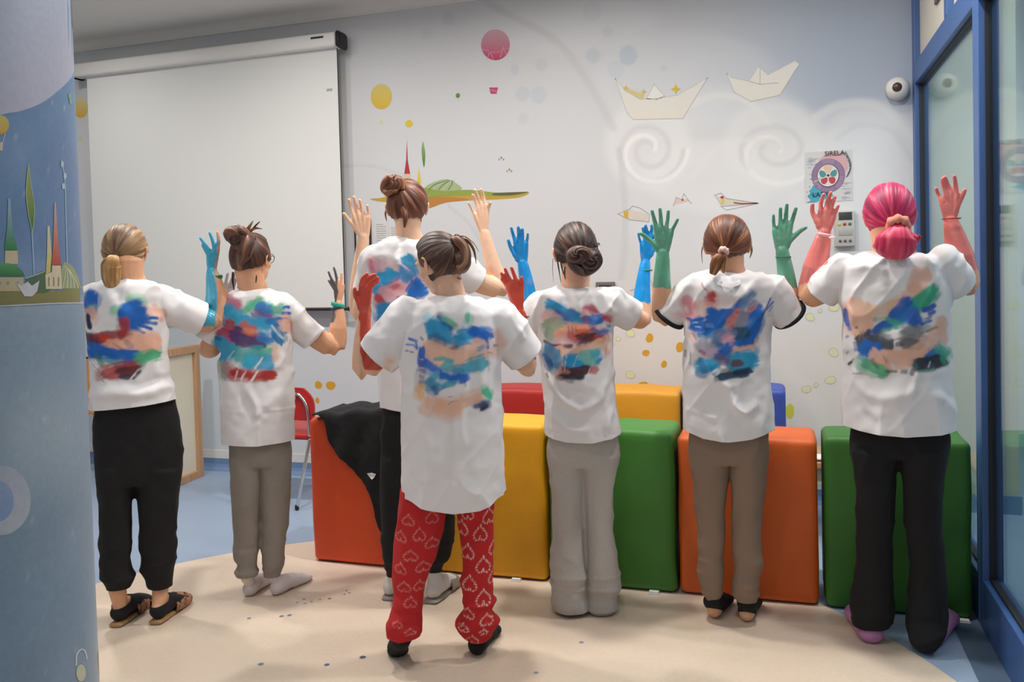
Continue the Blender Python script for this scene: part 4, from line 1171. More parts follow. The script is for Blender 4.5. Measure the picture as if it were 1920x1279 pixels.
        o = link('t_shirt', me, M_SHIRT, s.root); mod_solid(o, .0022, -1)
        s.tshirt = o; s.ends = ends
        if cuffs:
            for (B, d, r) in ends:
                bm = bmesh.new(); limb(bm, [B-d*.02, B-d*.004], [(r*1.0, r*.95)]*2, n=28, caps=False)
        return o
    def collar(s, xl, xr, y, df=0.0, dip=.012, b=.055, w=.013, front=.03, base='e4e1e2'):
        A, B = s.L(xl, y, df), s.L(xr, y, df); c = (A+B)/2; hw = (B[0]-A[0])/2; sl = (B[2]-A[2])/(B[0]-A[0])
        bm = bmesh.new(); n = 48; rings = []
        for (k, zz) in ((1.16, -w*1.15), (1.10, -w*.3), (1.03, w*.35), (.97, w*.15), (.98, -w)):
            rg = []
            for a in np.linspace(0, 2*math.pi, n, endpoint=False):
                x, y_ = math.cos(a), math.sin(a)
                z = c[2]+zz+sl*hw*x-(dip*max(0, -y_)**1.6)-front*max(0, y_)**1.4
                rg.append((c[0]+hw*k*x, c[1]+b*k*y_-1.15*dip*max(0, -y_)**1.6, z))
            rings.append(rg)
        ring_loft(bm, rings, cap=False); me = bm_mesh(bm); setcol(me, hx(base)*np.ones((len(me.vertices), 1)))
        link('collar', me, M_SHIRT, s.tshirt)
    def trousers(s, hips, legs, col, m_, vox=.0048, noise=1.0, cuff=None, seed=3, df=0.0, paintf=None, bh=.105, flare=None, low=.12, lowamp=1.0, label=None):
        bm = bmesh.new(); hr = s.rows(hips, df=df)
        hr = [(c, hw*(.955 if i == 0 else .985), bh*.96-(bh*.96-.080)*(i/(len(hr)-1))**1.5, sl) for i, (c, hw, b_, sl) in enumerate(hr)]
        s.loft(bm, hr, p=2.3)
        s.legs = []
        cuts = []
        for lg in legs:
            rr = []
            for r in lg:
                y, xl, xr = r[:3]; dd = r[3] if len(r) > 3 else df
                A, B = s.L(xl, y, dd), s.L(xr, y, dd); hw = (B[0]-A[0])/2
                A[2] += s.L(xl, y, dd-.048)[2]-s.L(xl, y, dd)[2]; B[2] += s.L(xr, y, dd-.048)[2]-s.L(xr, y, dd)[2]
                rr.append(((A+B)/2, hw, min(hw*1.06, .092)*(1.0 if len(r) < 5 else r[4]), (B[2]-A[2])/(B[0]-A[0])))
            s.legs.append(rr); s.loft(bm, rr, p=2.15, n=36, ext=.03)
            cuts.append((rr[-1][0], rr[-1][1]))
        me = voxel(bm, vox, 'trousers'); smooth(me, 7, .5)
        for c, hw in cuts:
            plane_cut(me, tuple(c), (0, 0, -1), sel=lambda q, c=c, hw=hw: abs(q.x-c[0]) < hw*1.25 and q.z < c[2]+.08)
        V = getv(me); Nn = getn(me); P = V+np.array([seed*5.1, 0, 0])
        zb = V[:, 2].min(); lowm = sst(zb+low*2.2, zb+low*.4, V[:, 2])
        disp = noise*(.006*vnoise(P*np.array([1, 1, .35]), 13, seed)+.003*vnoise(P, 24, seed+1)+.007*(1-np.abs(vnoise(P@np.array([[.9, 0, .4], [0, 1, 0], [-.4, 0, .9]])*np.array([1, 1, .45]), 9, seed+4)))**4+lowm*lowamp*.007*(1-np.abs(vnoise(P*np.array([.5, .5, 2.0]), 11, seed+14)))**4+lowamp*lowm*.009*vnoise(P*np.array([.6, .6, 1.6]), 16, seed+6))
        V += Nn*disp[:, None]; setv(me, V); smooth(me, 2, .4)
        V = getv(me); C = hx(col)*np.ones((len(V), 1))
        if paintf: C = paintf(s, V, getn(me), C)
        setcol(me, C)
        o = link('trousers', me, m_, s.root); mod_solid(o, .003, -1)
        if label: o['label'] = label
        s.pants = o; s.hr = hr
        return o
    def soft(s, name, bm, col, m_, vox=.004, noise=.002, parent=None, it=3, cut=None, colf=None, label=None, nsc=40):
        me = voxel(bm, vox, name); smooth(me, it, .5)
        if cut:
            for co, no in cut: plane_cut(me, co, no)
        V = getv(me); V += getn(me)*(noise*vnoise(V, nsc, 7))[:, None]; setv(me, V)
        C = hx(col)*np.ones((len(V), 1))
        if colf: C = colf(V, C)
        setcol(me, C)
        if m_ is M_SKIN: setfloat(me, np.zeros(len(V)))
        o = link(name, me, m_, parent or s.root)
        if label: o['label'] = label
        return o
    # -------- finish the body
    def finish(s, vox=.0032, hip_shrink=.03):
        b = s.body
        rr = s.shirt_rows
        tor = [(c+np.array([0, 0, -.0]), hw, bb, sl) for c, hw, bb, sl in rr]
        s.loft(b, tor, shrink=.014, mul=.84)
        s.loft(b, [(c, hw, bb, sl) for c, hw, bb, sl in s.hr], shrink=.012, mul=.82)
        for lg in s.legs:
            lg = [q for q in lg if q[0][2] > .105]
            pts = [c for c, hw, bb, sl in lg]; rad = [max(min(hw*.66, .075), .03) for c, hw, bb, sl in lg]
            rad[-1] = min(rad[-1], .040)
            if len(rad) > 1: rad[-2] = min(rad[-2], .048)
            limb(b, pts, rad, n=20)
        me = voxel(b, vox, 'body'); smooth(me, 3, .5)
        V = getv(me); C = hx(s.skin)*np.ones((len(V), 1)); W = np.zeros(len(V))
        n1 = vnoise(V, 9, 4); C = C*(1+.05*n1[:, None])*np.array([1.02, 1, .98])
        for col, zl, segs, split, side, yd in s.paint:
            nz = vnoise(V, 45, 8)*.008+vnoise(V, 14, 9)*.008
            near = np.zeros(len(V))
            for a_, b_, r_ in segs: near = np.maximum(near, pdist(V[:, [0, 2]], [a_[[0, 2]], b_[[0, 2]]]) < r_)
            mk = sst(zl-.003, zl+.003, V[:, 2]+nz)*near*(np.abs(V[:, 1]-yd) < .20)
            if split is not None:
                o_ = np.argsort(split[:, 1]); xs = np.interp(V[:, 2], split[o_, 1], split[o_, 0])
                dd = (xs-V[:, 0]) if side == 'L' else (V[:, 0]-xs)
                mk = mk*sst(-.003, .003, dd+nz*.6)
            patch = 1-.10*sst(.35, .9, vnoise(V, 30, 12))
            mk = mk*patch
            tone = col*(1+.10*vnoise(V, 22, 13)[:, None])
            C = C*(1-mk[:, None])+tone*mk[:, None]; W = np.maximum(W, mk)
        setcol(me, C); setfloat(me, W)
        s.bodyobj = link('body', me, M_SKIN, s.root)
        bm = bmesh.new()
        for e in s.eyes:
            bm = bmesh.new(); ellipsoid(bm, e, (.0115*s.hk,)*3, seg=14)
            link('eye', bm_mesh(bm), M_WHITE, s.root)
    def strand(s, parent, path, rad, pal, **k):
        hb = HB(); lock(hb, path, rad, pal, **k); return link('hair_strand', hb.mesh('hair_strand'), M_HAIR, parent)
    def hair(s, hb, name='hair', parent=None):
        return link(name, hb.mesh(name), M_HAIR, parent or s.root)
    def torus(s, c, r, t, axis, col, parent, name='hair_tie', m_=None, lumps=0.0):
        bm = bmesh.new(); ax = Vector(axis).normalized(); a = ax.orthogonal().normalized(); b = ax.cross(a); n, k = 28, 12; rings = []
        vs = []
        for i in range(n):
            A = 2*math.pi*i/n; d = a*math.cos(A)+b*math.sin(A); tt = t*(1+lumps*math.sin(A*7))
            vs.append([bm.verts.new(Vector(c)+d*(r+tt*math.cos(2*math.pi*j/k))+ax*tt*1.2*math.sin(2*math.pi*j/k)) for j in range(k)])
        for i in range(n):
            for j in range(k): bm.faces.new((vs[i][j], vs[(i+1) % n][j], vs[(i+1) % n][(j+1) % k], vs[i][(j+1) % k]))
        me = bm_mesh(bm); setcol(me, hx(col)*np.ones((len(me.vertices), 1)))
        return link(name, me, m_ or M_CLOTH, parent)
def zc(ox, oy, sc, items):
    """paint strokes noted on an enlarged view -> photograph pixels"""
    return [(c, a, w/sc, [(ox+x/sc, oy+y/sc) for x, y in pts]) for c, a, w, pts in items]
# ------------------------------------------------------------------ person 1: blonde, black joggers, by the column
def blonde():
    p = Person((240, 1172), 'person with a blonde ponytail and black joggers, half behind the column', 'd8a583')
    p.head(418, 190, 276, df=.0, yaw=-.28, pitch=.10, neck=(236, 530, 50, 0))
    p.arm([(282, 572, 56, 0), (345, 591, 46, .02), (404, 600, 42, .05), (407, 560, 34, .05)], (397, 508, .05),
          [[(406, 462), (404, 480), (402, 492)], [(408, 436), (410, 450), (408, 466)], [(393.5, 437), (399, 453), (402, 468)], [(376, 447), (385, 459), (395, 473)], [(379.5, 460), (385, 470), (391, 480)]],
          fr=.86, paint=('48a8c8', 612, [(404, 420), (408, 455), (407, 480), (402, 500), (402, 512), (405, 540), (406, 575), (398, 612)], 'L'), curl=0.0, palm=.8)
    p.arm([(192, 574, 54, 0), (132, 596, 44, .02), (96, 604, 42, .05), (94, 560, 34, .05)], (99, 508, .05),
          [[(116, 470), (112, 488)], [(104, 436), (103, 466)], [(96, 437), (97, 468)], [(88, 441), (91, 473)], [(80, 455), (86, 480)]],
          fr=.86, paint=('48a8c8', 600), curl=0.0, palm=.8)
    rows = [(523, 206, 264, .06), (528, 192, 290, .085), (537, 176, 303, .10), (556, 164, 310, .112), (600, 160, 311, .12), (650, 164, 313, .12), (700, 171, 318, .118), (735, 171, 324, .122), (775, 170, 333, .125)]
    blue, pch = '1560b4', 'dfa88f'
    P_ = zc(150, 530, 6.394, [
        ('8fd0b0', .5, 50, [(560, 120), (750, 180)]), ('6cc0a0', .55, 55, [(590, 200), (760, 250)]), ('7cc8a8', .6, 60, [(400, 330), (440, 330)]),
        (pch, .55, 60, [(760, 300), (880, 360), (1000, 380)]), (pch, .6, 50, [(900, 280), (970, 450)]),
        (blue, 1, 150, [(590, 340), (640, 330)]), (blue, 1, 150, [(580, 380), (680, 430), (620, 460)]), (blue, 1, 60, [(500, 350), (560, 320)]),
        (blue, 1, 34, [(700, 420), (770, 410)]), (blue, 1, 36, [(840, 430), (920, 430)]), (blue, .9, 34, [(760, 470), (905, 495)]), (blue, 1, 36, [(700, 505), (850, 555)]), (blue, 1, 32, [(640, 530), (770, 600)]),
        (blue, 1, 95, [(130, 190), (122, 260)]), ('7cc8a8', .5, 40, [(190, 290), (110, 300)]), (pch, .7, 60, [(130, 340), (140, 420)]), ('1f3550', 1, 44, [(90, 400), (112, 530)]),
        ('a83434', .85, 75, [(540, 470), (520, 600), (560, 640)]), ('8f3038', .85, 70, [(180, 660), (350, 650), (560, 640)]), ('c23a2a', .9, 90, [(200, 690), (290, 710)]),
        (pch, .85, 95, [(280, 800), (420, 750), (560, 820)]), (pch, .9, 165, [(660, 740), (840, 720)]), ('9a6a5a', .6, 18, [(400, 730), (540, 820)]), ('8c8088', .6, 50, [(560, 720), (600, 760)]),
        ('46304c', .9, 80, [(100, 660), (190, 740)]), (blue, 1, 110, [(140, 820), (300, 850), (450, 910), (620, 880)]),
        ('45a277', .95, 105, [(730, 900), (880, 860)]), ('8fc0a0', .5, 60, [(300, 950), (500, 980)]), ('3a7a70', .7, 50, [(200, 890), (250, 980)]),
        ('9c3030', .9, 90, [(300, 1080), (480, 1060), (650, 1010)]), ('40202c', .8, 80, [(520, 1070), (680, 1040)]), ('2e2e44', .9, 40, [(490, 1130), (620, 1130)]), ('2e2e44', .9, 30, [(640, 1150), (730, 1060)]), ('e9e6e6', .9, 18, [(600, 1160), (700, 1040)]),
        ('6a6070', .8, 9, [(170, 1060), (290, 1200)]), ('6a6070', .8, 9, [(150, 990), (290, 1150)]), ('6a6070', .6, 9, [(160, 930), (250, 1080)])])
    p.shirt(rows, [((292, 566, 0), (377, 598, .03), (.078, .075), (.062, .07)), ((180, 566, 0), (112, 606, .03), (.078, .075), (.062, .07))],
            [(170, 775), (250, 764), (335, 752)], P_, [([(200, 535), (215, 570), (235, 600)], .02, .010), ([(215, 535), (222, 560)], .015, -.010), ([(300, 540), (318, 600), (314, 650)], .016, .008), ([(180, 742), (250, 738), (330, 728)], .014, .012), ([(175, 722), (260, 722), (320, 712)], .012, -.008), ([(280, 640), (300, 700)], .02, .008)], seed=1)
    p.collar(206, 262, 524, dip=.004, b=.058)
    p.trousers([(745, 176, 330), (790, 174, 340), (840, 174, 344, .125), (885, 178, 343, .12), (905, 180, 342, .11)],
               [[(880, 180, 258), (935, 182, 250), (1000, 185, 248), (1050, 187, 244), (1078, 190, 246), (1095, 193, 244), (1108, 196, 240)],
                [(880, 250, 343), (935, 254, 338), (1000, 261, 330), (1050, 264, 329), (1075, 266, 328), (1092, 275, 325), (1106, 281, 322)]], '100f12', M_CLOTH, seed=3, low=.16)
    hL, tL = p.FL(217, 1177), p.FL(277, 1132); hR, tR = p.FL(291, 1172), p.FL(343, 1132)
    for k, (h, t, up) in enumerate(((hL, tL, p.L(220, 1105)), (hR, tR, p.L(301, 1098)))):
        d = (t-h)/np.linalg.norm(t-h)
        p.foot(p.body, h, t, up, z0=.018, ankle=.034)
        bm = bmesh.new(); p.foot(bm, h, t, None, fat=.0045, z0=.018, top=.03, ankle=.036)
        p.soft('sock', bm, '17151a', M_CLOTH, cut=[(tuple(h+d*.05+[0, 0, .085]), (-.25*d[0], -.25*d[1], 1))], label='low black sock')
        sl = empty_part('slipper', p.root, 'backless leopard print slipper')
        bm = bmesh.new(); q = [h+d*x for x in (.0, .05, .12, .19, .235)]
        limb(bm, [a+np.array([0, 0, .010]) for a in q], [(.030, .010), (.034, .010), (.036, .010), (.044, .010), (.036, .010)], side=(d[1], -d[0], 0), n=22)
        p.soft('sole', bm, 'a98258', M_BAND, noise=0, it=2, parent=sl)
        bm = bmesh.new(); q = [h+d*x for x in (.10, .15, .19, .225)]
        limb(bm, [q[0]+[0, 0, .034], q[1]+[0, 0, .034], q[2]+[0, 0, .028], q[3]+[0, 0, .023]], [(.044, .046), (.050, .042), (.050, .032), (.040, .022)], side=(d[1], -d[0], 0), n=22)
        def leo(V, C):
            n = vnoise(V, 48, 3); n2 = vnoise(V, 48*1.0, 3)+.5*vnoise(V, 90, 6)
            w = sst(.12, .2, np.abs(n2-.15))[:, None]; C = C*w+hx('3c241c')*(1-w); return C
        me_ = p.soft('upper', bm, 'a97c60', M_CLOTH, noise=.003, cut=[(tuple(q[0]), tuple(-d)), ((0, 0, .012), (0, 0, -1))], colf=leo, nsc=90, parent=sl); mod_solid(me_, .006, -1)
    p.finish()
    hb = HB(); pal = ('8b6c4c', '5a402c', 'c6a474')
    cap(hb, p.hc, (.089*p.hk, .106*p.hk, .106*p.hk), p.M3, (-.15, -.86, -.42), pal, 3, low=-.62)
    h = p.hair(hb); T = p.H(-.018, -.098, -.050)
    hb = HB(); lock(hb, [T+[0, .01, .004], T+[-.004, -.022, -.008], p.H(-.026, -.112, -.085), p.H(-.030, -.096, -.135), p.H(-.026, -.088, -.170)], [.014, .026, .037, .034, .022], ('b58d58', '8a6238', 'dcbc84'), flat=.75, seed=4, depth=.09, grooves=9)
    p.hair(hb, 'ponytail', h); p.torus(T+[0, -.008, 0], .016, .005, (0, -1, -.5), '3a2a20', h)
    p.band(405, 519, .05, .0245, .008, '1f7a50', lab='green wristband')
    return p
def empty_part(name, parent, label=None):
    o = bpy.data.objects.new(name, None); COL.objects.link(o); o.parent = parent
    if label: o['label'] = label
    return o

# ------------------------------------------------------------------ person 2: messy brown bun, grey joggers
def joggers():
    p = Person((490, 1118), 'person with a messy brown bun, glasses and grey joggers in front of the projection screen', 'd9a684')
    p.head(436, 431, 508, yaw=-.60, pitch=.05, neck=(474, 542, 44, 0), size=1.0)
    p.arm([(530, 585, 52, 0), (575, 620, 44, .02), (625, 650, 36, .06), (634, 615, 30, .06)], (634, 568, .06),
          [[(644, 534), (643, 545), (640, 553)], [(640, 512), (640, 522), (638, 535)], [(626, 502), (629, 512), (633, 530)], [(616, 510), (621, 522), (630, 536)], [(616, 526), (621, 534), (629, 546)]],
          fr=.74, paint=('5d575c', 606, [(634, 500), (634, 540), (633, 552), (630, 572), (626, 606)], 'L'), curl=0, palm=.75)
    p.arm([(428, 585, 50, 0), (400, 640, 42, .04), (393, 652, 36, .10), (405, 610, 30, .22)], (420, 565, .30),
          [[(414, 530), (416, 545)], [(427, 513), (421, 541)], [(438, 516), (426, 546)], [(443, 523), (435, 545)], [(449, 535), (438, 553)]],
          fr=.80, paint=('8d8584', 600), curl=0)
    rows = [(541, 452, 499, .05), (546, 436, 516, .075), (554, 424, 530, .095), (575, 412, 543, .105), (620, 409, 547, .108), (680, 408, 547, .108), (740, 411, 549, .11), (800, 412, 552, .115), (838, 412, 554, .118)]
    P_ = zc(400, 540, 6.73, [
        ('b8506c', .8, 100, [(200, 180), (270, 210)]), ('3cab9c', .7, 60, [(380, 300), (480, 220)]), ('57b68c', .8, 90, [(460, 230), (570, 180)]), ('9ed8c0', .5, 60, [(700, 200), (760, 260)]), ('45a88a', .7, 70, [(740, 270), (830, 290), (850, 220)]),
        ('2a93c0', .95, 150, [(190, 300), (210, 400)]), ('35a0c4', .9, 110, [(270, 330), (290, 410)]), ('2c7cc0', .95, 120, [(620, 270), (660, 300)]), ('6a5a8c', .8, 110, [(560, 330), (640, 380)]), ('b84a78', .7, 50, [(500, 400), (560, 410)]), ('a64a80', .6, 70, [(680, 370), (700, 370)]),
        ('2b98c8', .95, 120, [(410, 440), (560, 460), (690, 450)]), ('2577bb', .9, 60, [(700, 420), (820, 400)]),
        ('1a66b8', 1, 32, [(890, 255), (920, 238), (955, 245)]), ('1a66b8', 1, 40, [(880, 325), (960, 322)]), ('1a5aa8', .9, 32, [(840, 390), (930, 388)]), ('dda898', .6, 110, [(880, 470), (930, 470)]), ('dda898', .6, 80, [(930, 380), (950, 540)]),
        ('a8302c', .9, 110, [(190, 480), (250, 540)]), ('c4604c', .85, 120, [(370, 510), (470, 560), (520, 590)]), ('e08a6c', .7, 60, [(410, 540), (480, 550)]), ('a02c58', .85, 110, [(110, 570), (220, 640)]), ('c23a5c', .7, 60, [(200, 630), (270, 670)]), ('46346c', .92, 120, [(280, 570), (330, 650), (450, 680), (600, 710)]), ('7fb6d0', .6, 80, [(590, 540), (640, 580)]), ('2a7cc4', .9, 90, [(600, 640), (690, 660)]),
        ('2272a8', .95, 70, [(790, 490), (770, 600), (850, 690)]), ('2a6a98', .9, 26, [(830, 520), (890, 600)]), ('b8d4e4', .9, 24, [(740, 480), (800, 560), (880, 640)]), ('5a88a8', .9, 30, [(860, 560), (920, 570)]), ('2272a8', .9, 30, [(750, 600), (820, 700)]),
        ('8a2c58', .6, 36, [(290, 740), (420, 740), (590, 760)]),
        ('2b93c0', .95, 160, [(100, 720), (180, 760), (120, 840)]), ('1e6ca4', .9, 40, [(30, 640), (70, 660)]), ('2f9aa0', .8, 130, [(300, 830), (420, 860), (560, 830)]), ('58b08a', .8, 60, [(640, 800), (710, 790)]), ('2fa6cc', .95, 100, [(440, 970), (470, 930)]), ('3c9cc4', .9, 110, [(580, 960), (680, 900), (700, 980)]), ('e0b8a4', .7, 60, [(770, 790), (780, 900)]),
        ('e9e6e6', .9, 22, [(520, 1010), (620, 880)]), ('e9e6e6', .7, 18, [(180, 900), (260, 800)]), ('b0606c', .75, 120, [(180, 1040), (220, 1080)]), ('6a9a84', .5, 60, [(110, 980), (130, 1120)]),
        ('aa2420', .95, 100, [(290, 1090), (480, 1110), (640, 1110), (730, 1105)]), ('e9e6e6', 1, 22, [(350, 1160), (410, 1050)]), ('e9e6e6', 1, 26, [(480, 1170), (560, 1050)]), ('e9e6e6', .9, 24, [(270, 1160), (300, 1050)])])
    p.shirt(rows, [((528, 578, 0), (586, 634, .03), (.070, .068), (.058, .062)), ((426, 585, 0), (392, 636, .03), (.066, .066), (.058, .06))],
            [(412, 838), (480, 838), (553, 829)], P_, [([(460, 720), (478, 760), (482, 775)], .012, .014), ([(545, 700), (500, 760)], .014, .012), ([(440, 715), (470, 765)], .016, -.010), ([(500, 725), (540, 790)], .014, -.008), ([(484, 775), (484, 838)], .004, .004), ([(420, 772), (550, 768)], .004, .0035), ([(540, 640), (520, 690)], .012, .010)], seed=2)
    p.collar(453, 497, 541, dip=.002, b=.054)
    p.trousers([(810, 425, 546), (840, 429, 549), (855, 430, 549), (870, 431, 548)],
               [[(850, 431, 494), (900, 434, 491), (960, 438, 488), (1010, 441, 487), (1058, 440, 484), (1068, 446, 481), (1086, 447, 479)],
                [(850, 484, 548), (900, 487, 546), (960, 491, 543), (1000, 490, 540), (1040, 489, 535), (1062, 491, 535), (1070, 496, 531), (1086, 497, 529)]], '8d857d', M_HEATH, seed=5, bh=.095)
    for h, t, up in ((p.FL(463, 1121), p.FL(492, 1100), p.L(463, 1082)), (p.FL(512, 1119), p.FL(566, 1092), p.L(513, 1080))):
        d = (t-h)/np.linalg.norm(t-h)
        if np.linalg.norm(t-h) > .24: t = h+d*.24
        t = h+d*.235
        p.foot(p.body, h, t, up, ankle=.023, sz=.92)
        bm = bmesh.new(); p.foot(bm, h, t, up, fat=.004, ankle=.023, sz=.92)
        p.soft('sock', bm, 'd9cfce', M_CLOTH, cut=[((0, 0, .003), (0, 0, -1))], label='white sock')
    p.finish()
    hb = HB(); pal = ('4a281c', '2c1610', '8a5c40')
    cap(hb, p.hc, (.090*p.hk, .106*p.hk, .108*p.hk), p.M3, (.05, -.5, .8), pal, 5, low=-.60, puff=.02)
    h = p.hair(hb); hb = HB()
    bun(hb, p.H(.012, -.085, .070), (.052, .044, .044), (-.2, -.8, .5), pal, 4)
    lock(hb, [p.H(-.055, -.07, .075), p.H(-.03, -.11, .10), p.H(.02, -.105, .10), p.H(.045, -.07, .07)], [.020, .026, .026, .016], ('5c3626', '331a12', '9a6a4a'), seed=8)
    lock(hb, [p.H(.03, -.06, .07), p.H(.05, -.10, .055), p.H(.045, -.12, .0), p.H(.02, -.11, -.04)], [.018, .030, .028, .010], pal, seed=9)
    for k, (a, b, c, w) in enumerate([((.0, -.06, .09), (.03, -.06, .125), (.045, -.05, .155), .007), ((.01, -.06, .09), (.05, -.05, .12), (.085, -.04, .118), .006), ((.0, -.05, .09), (-.02, -.05, .13), (-.04, -.04, .145), .004), ((.02, -.06, .09), (.06, -.05, .135), (.08, -.05, .15), .004), ((-.04, -.05, .08), (-.07, -.05, .11), (-.085, -.04, .112), .004)]):
        lock(hb, [p.H(*a), p.H(*b), p.H(*c)], [w*1.3, w, .0012], ('7a4c30', '4a281c', 'a8744c'), n=8, seed=k, depth=0)
    p.hair(hb, 'hair_bun', h)
    for k, (a, b, c, w) in enumerate([((-.085, .02, .02), (-.11, .02, .01), (-.118, .02, -.03), .003), ((-.088, .01, -.04), (-.10, .02, -.08), (-.098, .02, -.13), .0015), ((-.06, -.05, -.07), (-.062, -.05, -.11), (-.055, -.05, -.15), .005), ((.05, -.04, -.07), (.052, -.04, -.10), (.05, -.04, -.12), .004)]):
        p.strand(h, [p.H(*a), p.H(*b), p.H(*c)], [w, w, w*.4], pal, n=8, seed=k+20, depth=0)
    # glasses
    bm = bmesh.new()
    for sx in (-1, 1):
        pts = [p.H(sx*(.034+.026*math.cos(a)), .100-.010*abs(math.cos(a)), -.004+.021*math.sin(a)) for a in np.linspace(0, 2*math.pi, 14)]
        limb(bm, pts, [.0016]*14, n=6)
        limb(bm, [p.H(sx*.060, .092, .002), p.H(sx*.078, .05, .003), p.H(sx*.084, .0, -.004)], [.0016]*3, n=6)
    limb(bm, [p.H(-.009, .102, .0), p.H(.009, .102, .0)], [.0016]*2, n=6)
    link('glasses', bm_mesh(bm), mat('dark_glasses_frame', '2a2220', rough=.3, noise=.03, nscale=30), p.root)
    p.band(633.5, 572, .06, .0275, .010, '27a08a', lab='teal and navy wristband', tilt=-.25)
    p.band(633, 577, .06, .0272, .006, '1d3550', lab='navy wristband', tilt=.2)
    return p

# ------------------------------------------------------------------ person 3: tall, bare hands, black joggers, slides
def tall():
    p = Person((780, 1125), 'tallest person, with an auburn bun and bare unpainted hands, behind the red-handed person', 'e6bda0')
    p.head(335, 724, 801, yaw=-.10, pitch=.22, neck=(768, 450, 46, 0), size=1.02)
    p.arm([(703, 490, 60, 0), (690, 540, 50, .06), (678, 588, 42, .14), (672, 540, 33, .12)], (682, 444, .10),
          [[(645, 401), (655, 414), (666, 427)], [(655, 375), (658, 388), (662, 402)], [(664, 370), (667, 383), (671, 399)], [(675, 376), (678, 388), (681, 401)], [(689, 386), (690.5, 397), (691, 408)]], fr=.90)
    p.arm([(835, 495, 60, 0), (880, 522, 50, .04), (938, 540, 40, .10), (925, 500, 31, .10)], (908, 436, .10),
          [[(919, 381), (915, 391), (912.5, 408)], [(902, 356), (906, 368), (909, 383)], [(890, 357), (896, 369), (902, 385)], [(886, 366), (891, 376), (896, 390)], [(878, 381), (884, 391), (890, 402)]], fr=.86)
    rows = [(449, 742, 792, .055), (454, 722, 815, .08), (462, 704, 836, .095), (480, 693, 848, .11), (530, 690, 850, .115), (600, 702, 850, .115), (680, 712, 850, .115), (740, 713, 850, .118), (775, 714, 850, .12)]
    b1, b2, pk = '2a98c8', '1668bc', 'cf8696'
    P_ = zc(680, 450, 6.733, [
        (pk, .75, 60, [(80, 250), (130, 400)]), ('cc6a88', .6, 50, [(100, 250), (120, 380)]), ('dba0b0', .7, 130, [(190, 310), (280, 340)]), ('dcc8c8', .6, 120, [(300, 320), (400, 330)]),
        (b1, .97, 170, [(240, 500), (330, 480)]), (b1, .97, 100, [(190, 640), (270, 560), (400, 450)]), ('8c4a70', .6, 50, [(330, 590), (450, 460)]), ('d69aa4', .85, 170, [(300, 680), (420, 600), (560, 560)]), ('e3b4b4', .7, 110, [(560, 560), (660, 490)]), ('c85a64', .8, 60, [(390, 590), (430, 580)]), ('b83a40', .9, 90, [(190, 740), (220, 780)]), ('c4606c', .7, 36, [(440, 720), (460, 720)]),
        (b1, .95, 120, [(560, 250), (620, 300)]), ('2f86c0', .9, 130, [(520, 380), (620, 420), (550, 450)]), ('e9e6e6', .9, 26, [(480, 300), (560, 360)]), ('dba0b0', .9, 26, [(540, 360), (590, 385)]),
        (b2, .95, 90, [(640, 560), (600, 640)]), (b2, .97, 120, [(620, 700), (740, 640)]), ('6a6a80', .8, 60, [(540, 740), (560, 760)]), (b2, .95, 80, [(680, 530), (700, 580)]), ('c8d8b4', .5, 30, [(540, 670), (500, 790)]),
        ('1f86bf', .98, 190, [(270, 900), (440, 880), (620, 880)]), ('1f86bf', .98, 170, [(270, 1000), (420, 1000)]), ('2690c0', .9, 80, [(230, 1090), (330, 1090)]), ('3a5a98', .8, 30, [(230, 1160), (240, 1230)]), ('3a5a98', .7, 24, [(280, 1150), (300, 1220)]), ('9fd0e4', .5, 36, [(220, 1040), (330, 1080)])])
    p.shirt(rows, [((838, 490, 0), (895, 528, .04), (.072, .07), (.056, .062)), ((702, 490, 0), (686, 545, .07), (.062, .066), (.050, .060))],
            [(714, 770), (780, 776), (850, 774)], P_, [([(748, 470), (745, 500)], .008, .012), ([(770, 470), (790, 455)], .010, .008), ([(700, 490), (706, 520)], .012, -.008)], seed=3)
    p.collar(744, 790, 449, dip=.0, b=.055)
    p.trousers([(755, 716, 846), (800, 715, 849), (850, 713, 851, .115), (880, 713, 850)],
               [[(860, 713, 785), (940, 713, 785), (1000, 714, 780), (1045, 717, 776), (1068, 724, 770), (1082, 729, 768)],
                [(860, 778, 850), (940, 780, 850), (1000, 786, 849), (1040, 790, 843), (1066, 798, 833), (1078, 801, 829)]], '101012', M_CLOTH, seed=7)
    for h, t, up in ((p.FL(730, 1126), p.FL(752, 1097), p.L(747, 1075)), (p.FL(808, 1132), p.FL(848, 1097), p.L(813, 1072))):
        d = (t-h)/np.linalg.norm(t-h); t = h+d*.24
        p.foot(p.body, h, t, up, z0=.014, ankle=.028)
        bm = bmesh.new(); p.foot(bm, h, t, up, fat=.005, z0=.014, ankle=.028)
        p.soft('sock', bm, 'cfc8c4', M_CLOTH, label='white sock')
        sl = empty_part('slide', p.root, 'grey slide sandal')
        bm = bmesh.new(); q = [h+d*x for x in (-.005, .05, .12, .19, .25)]
        limb(bm, [a+np.array([0, 0, .009]) for a in q], [(.034, .009), (.040, .009), (.040, .009), (.050, .009), (.040, .009)], side=(d[1], -d[0], 0), n=22)
        p.soft('sole', bm, '9b928a', M_BAND, noise=0, it=2, parent=sl)
        bm = bmesh.new(); q = [h+d*x for x in (.12, .15, .18, .20)]
        limb(bm, [a+np.array([0, 0, .030]) for a in q], [(.050, .046), (.052, .042), (.053, .036), (.052, .032)], side=(d[1], -d[0], 0), n=24)
        o_ = p.soft('strap', bm, '8d857c', M_BAND, noise=0, cut=[(tuple(q[0]), tuple(-d)), (tuple(q[3]), tuple(d)), ((0, 0, .012), (0, 0, -1))], parent=sl); mod_solid(o_, .005, -1)
    p.finish()
    hb = HB(); pal = ('6a3c28', '3c1e14', 'a86c4a')
    cap(hb, p.hc, (.089*p.hk, .106*p.hk, .108*p.hk), p.M3, (-.35, -.7, .5), pal, 6, low=-.76)
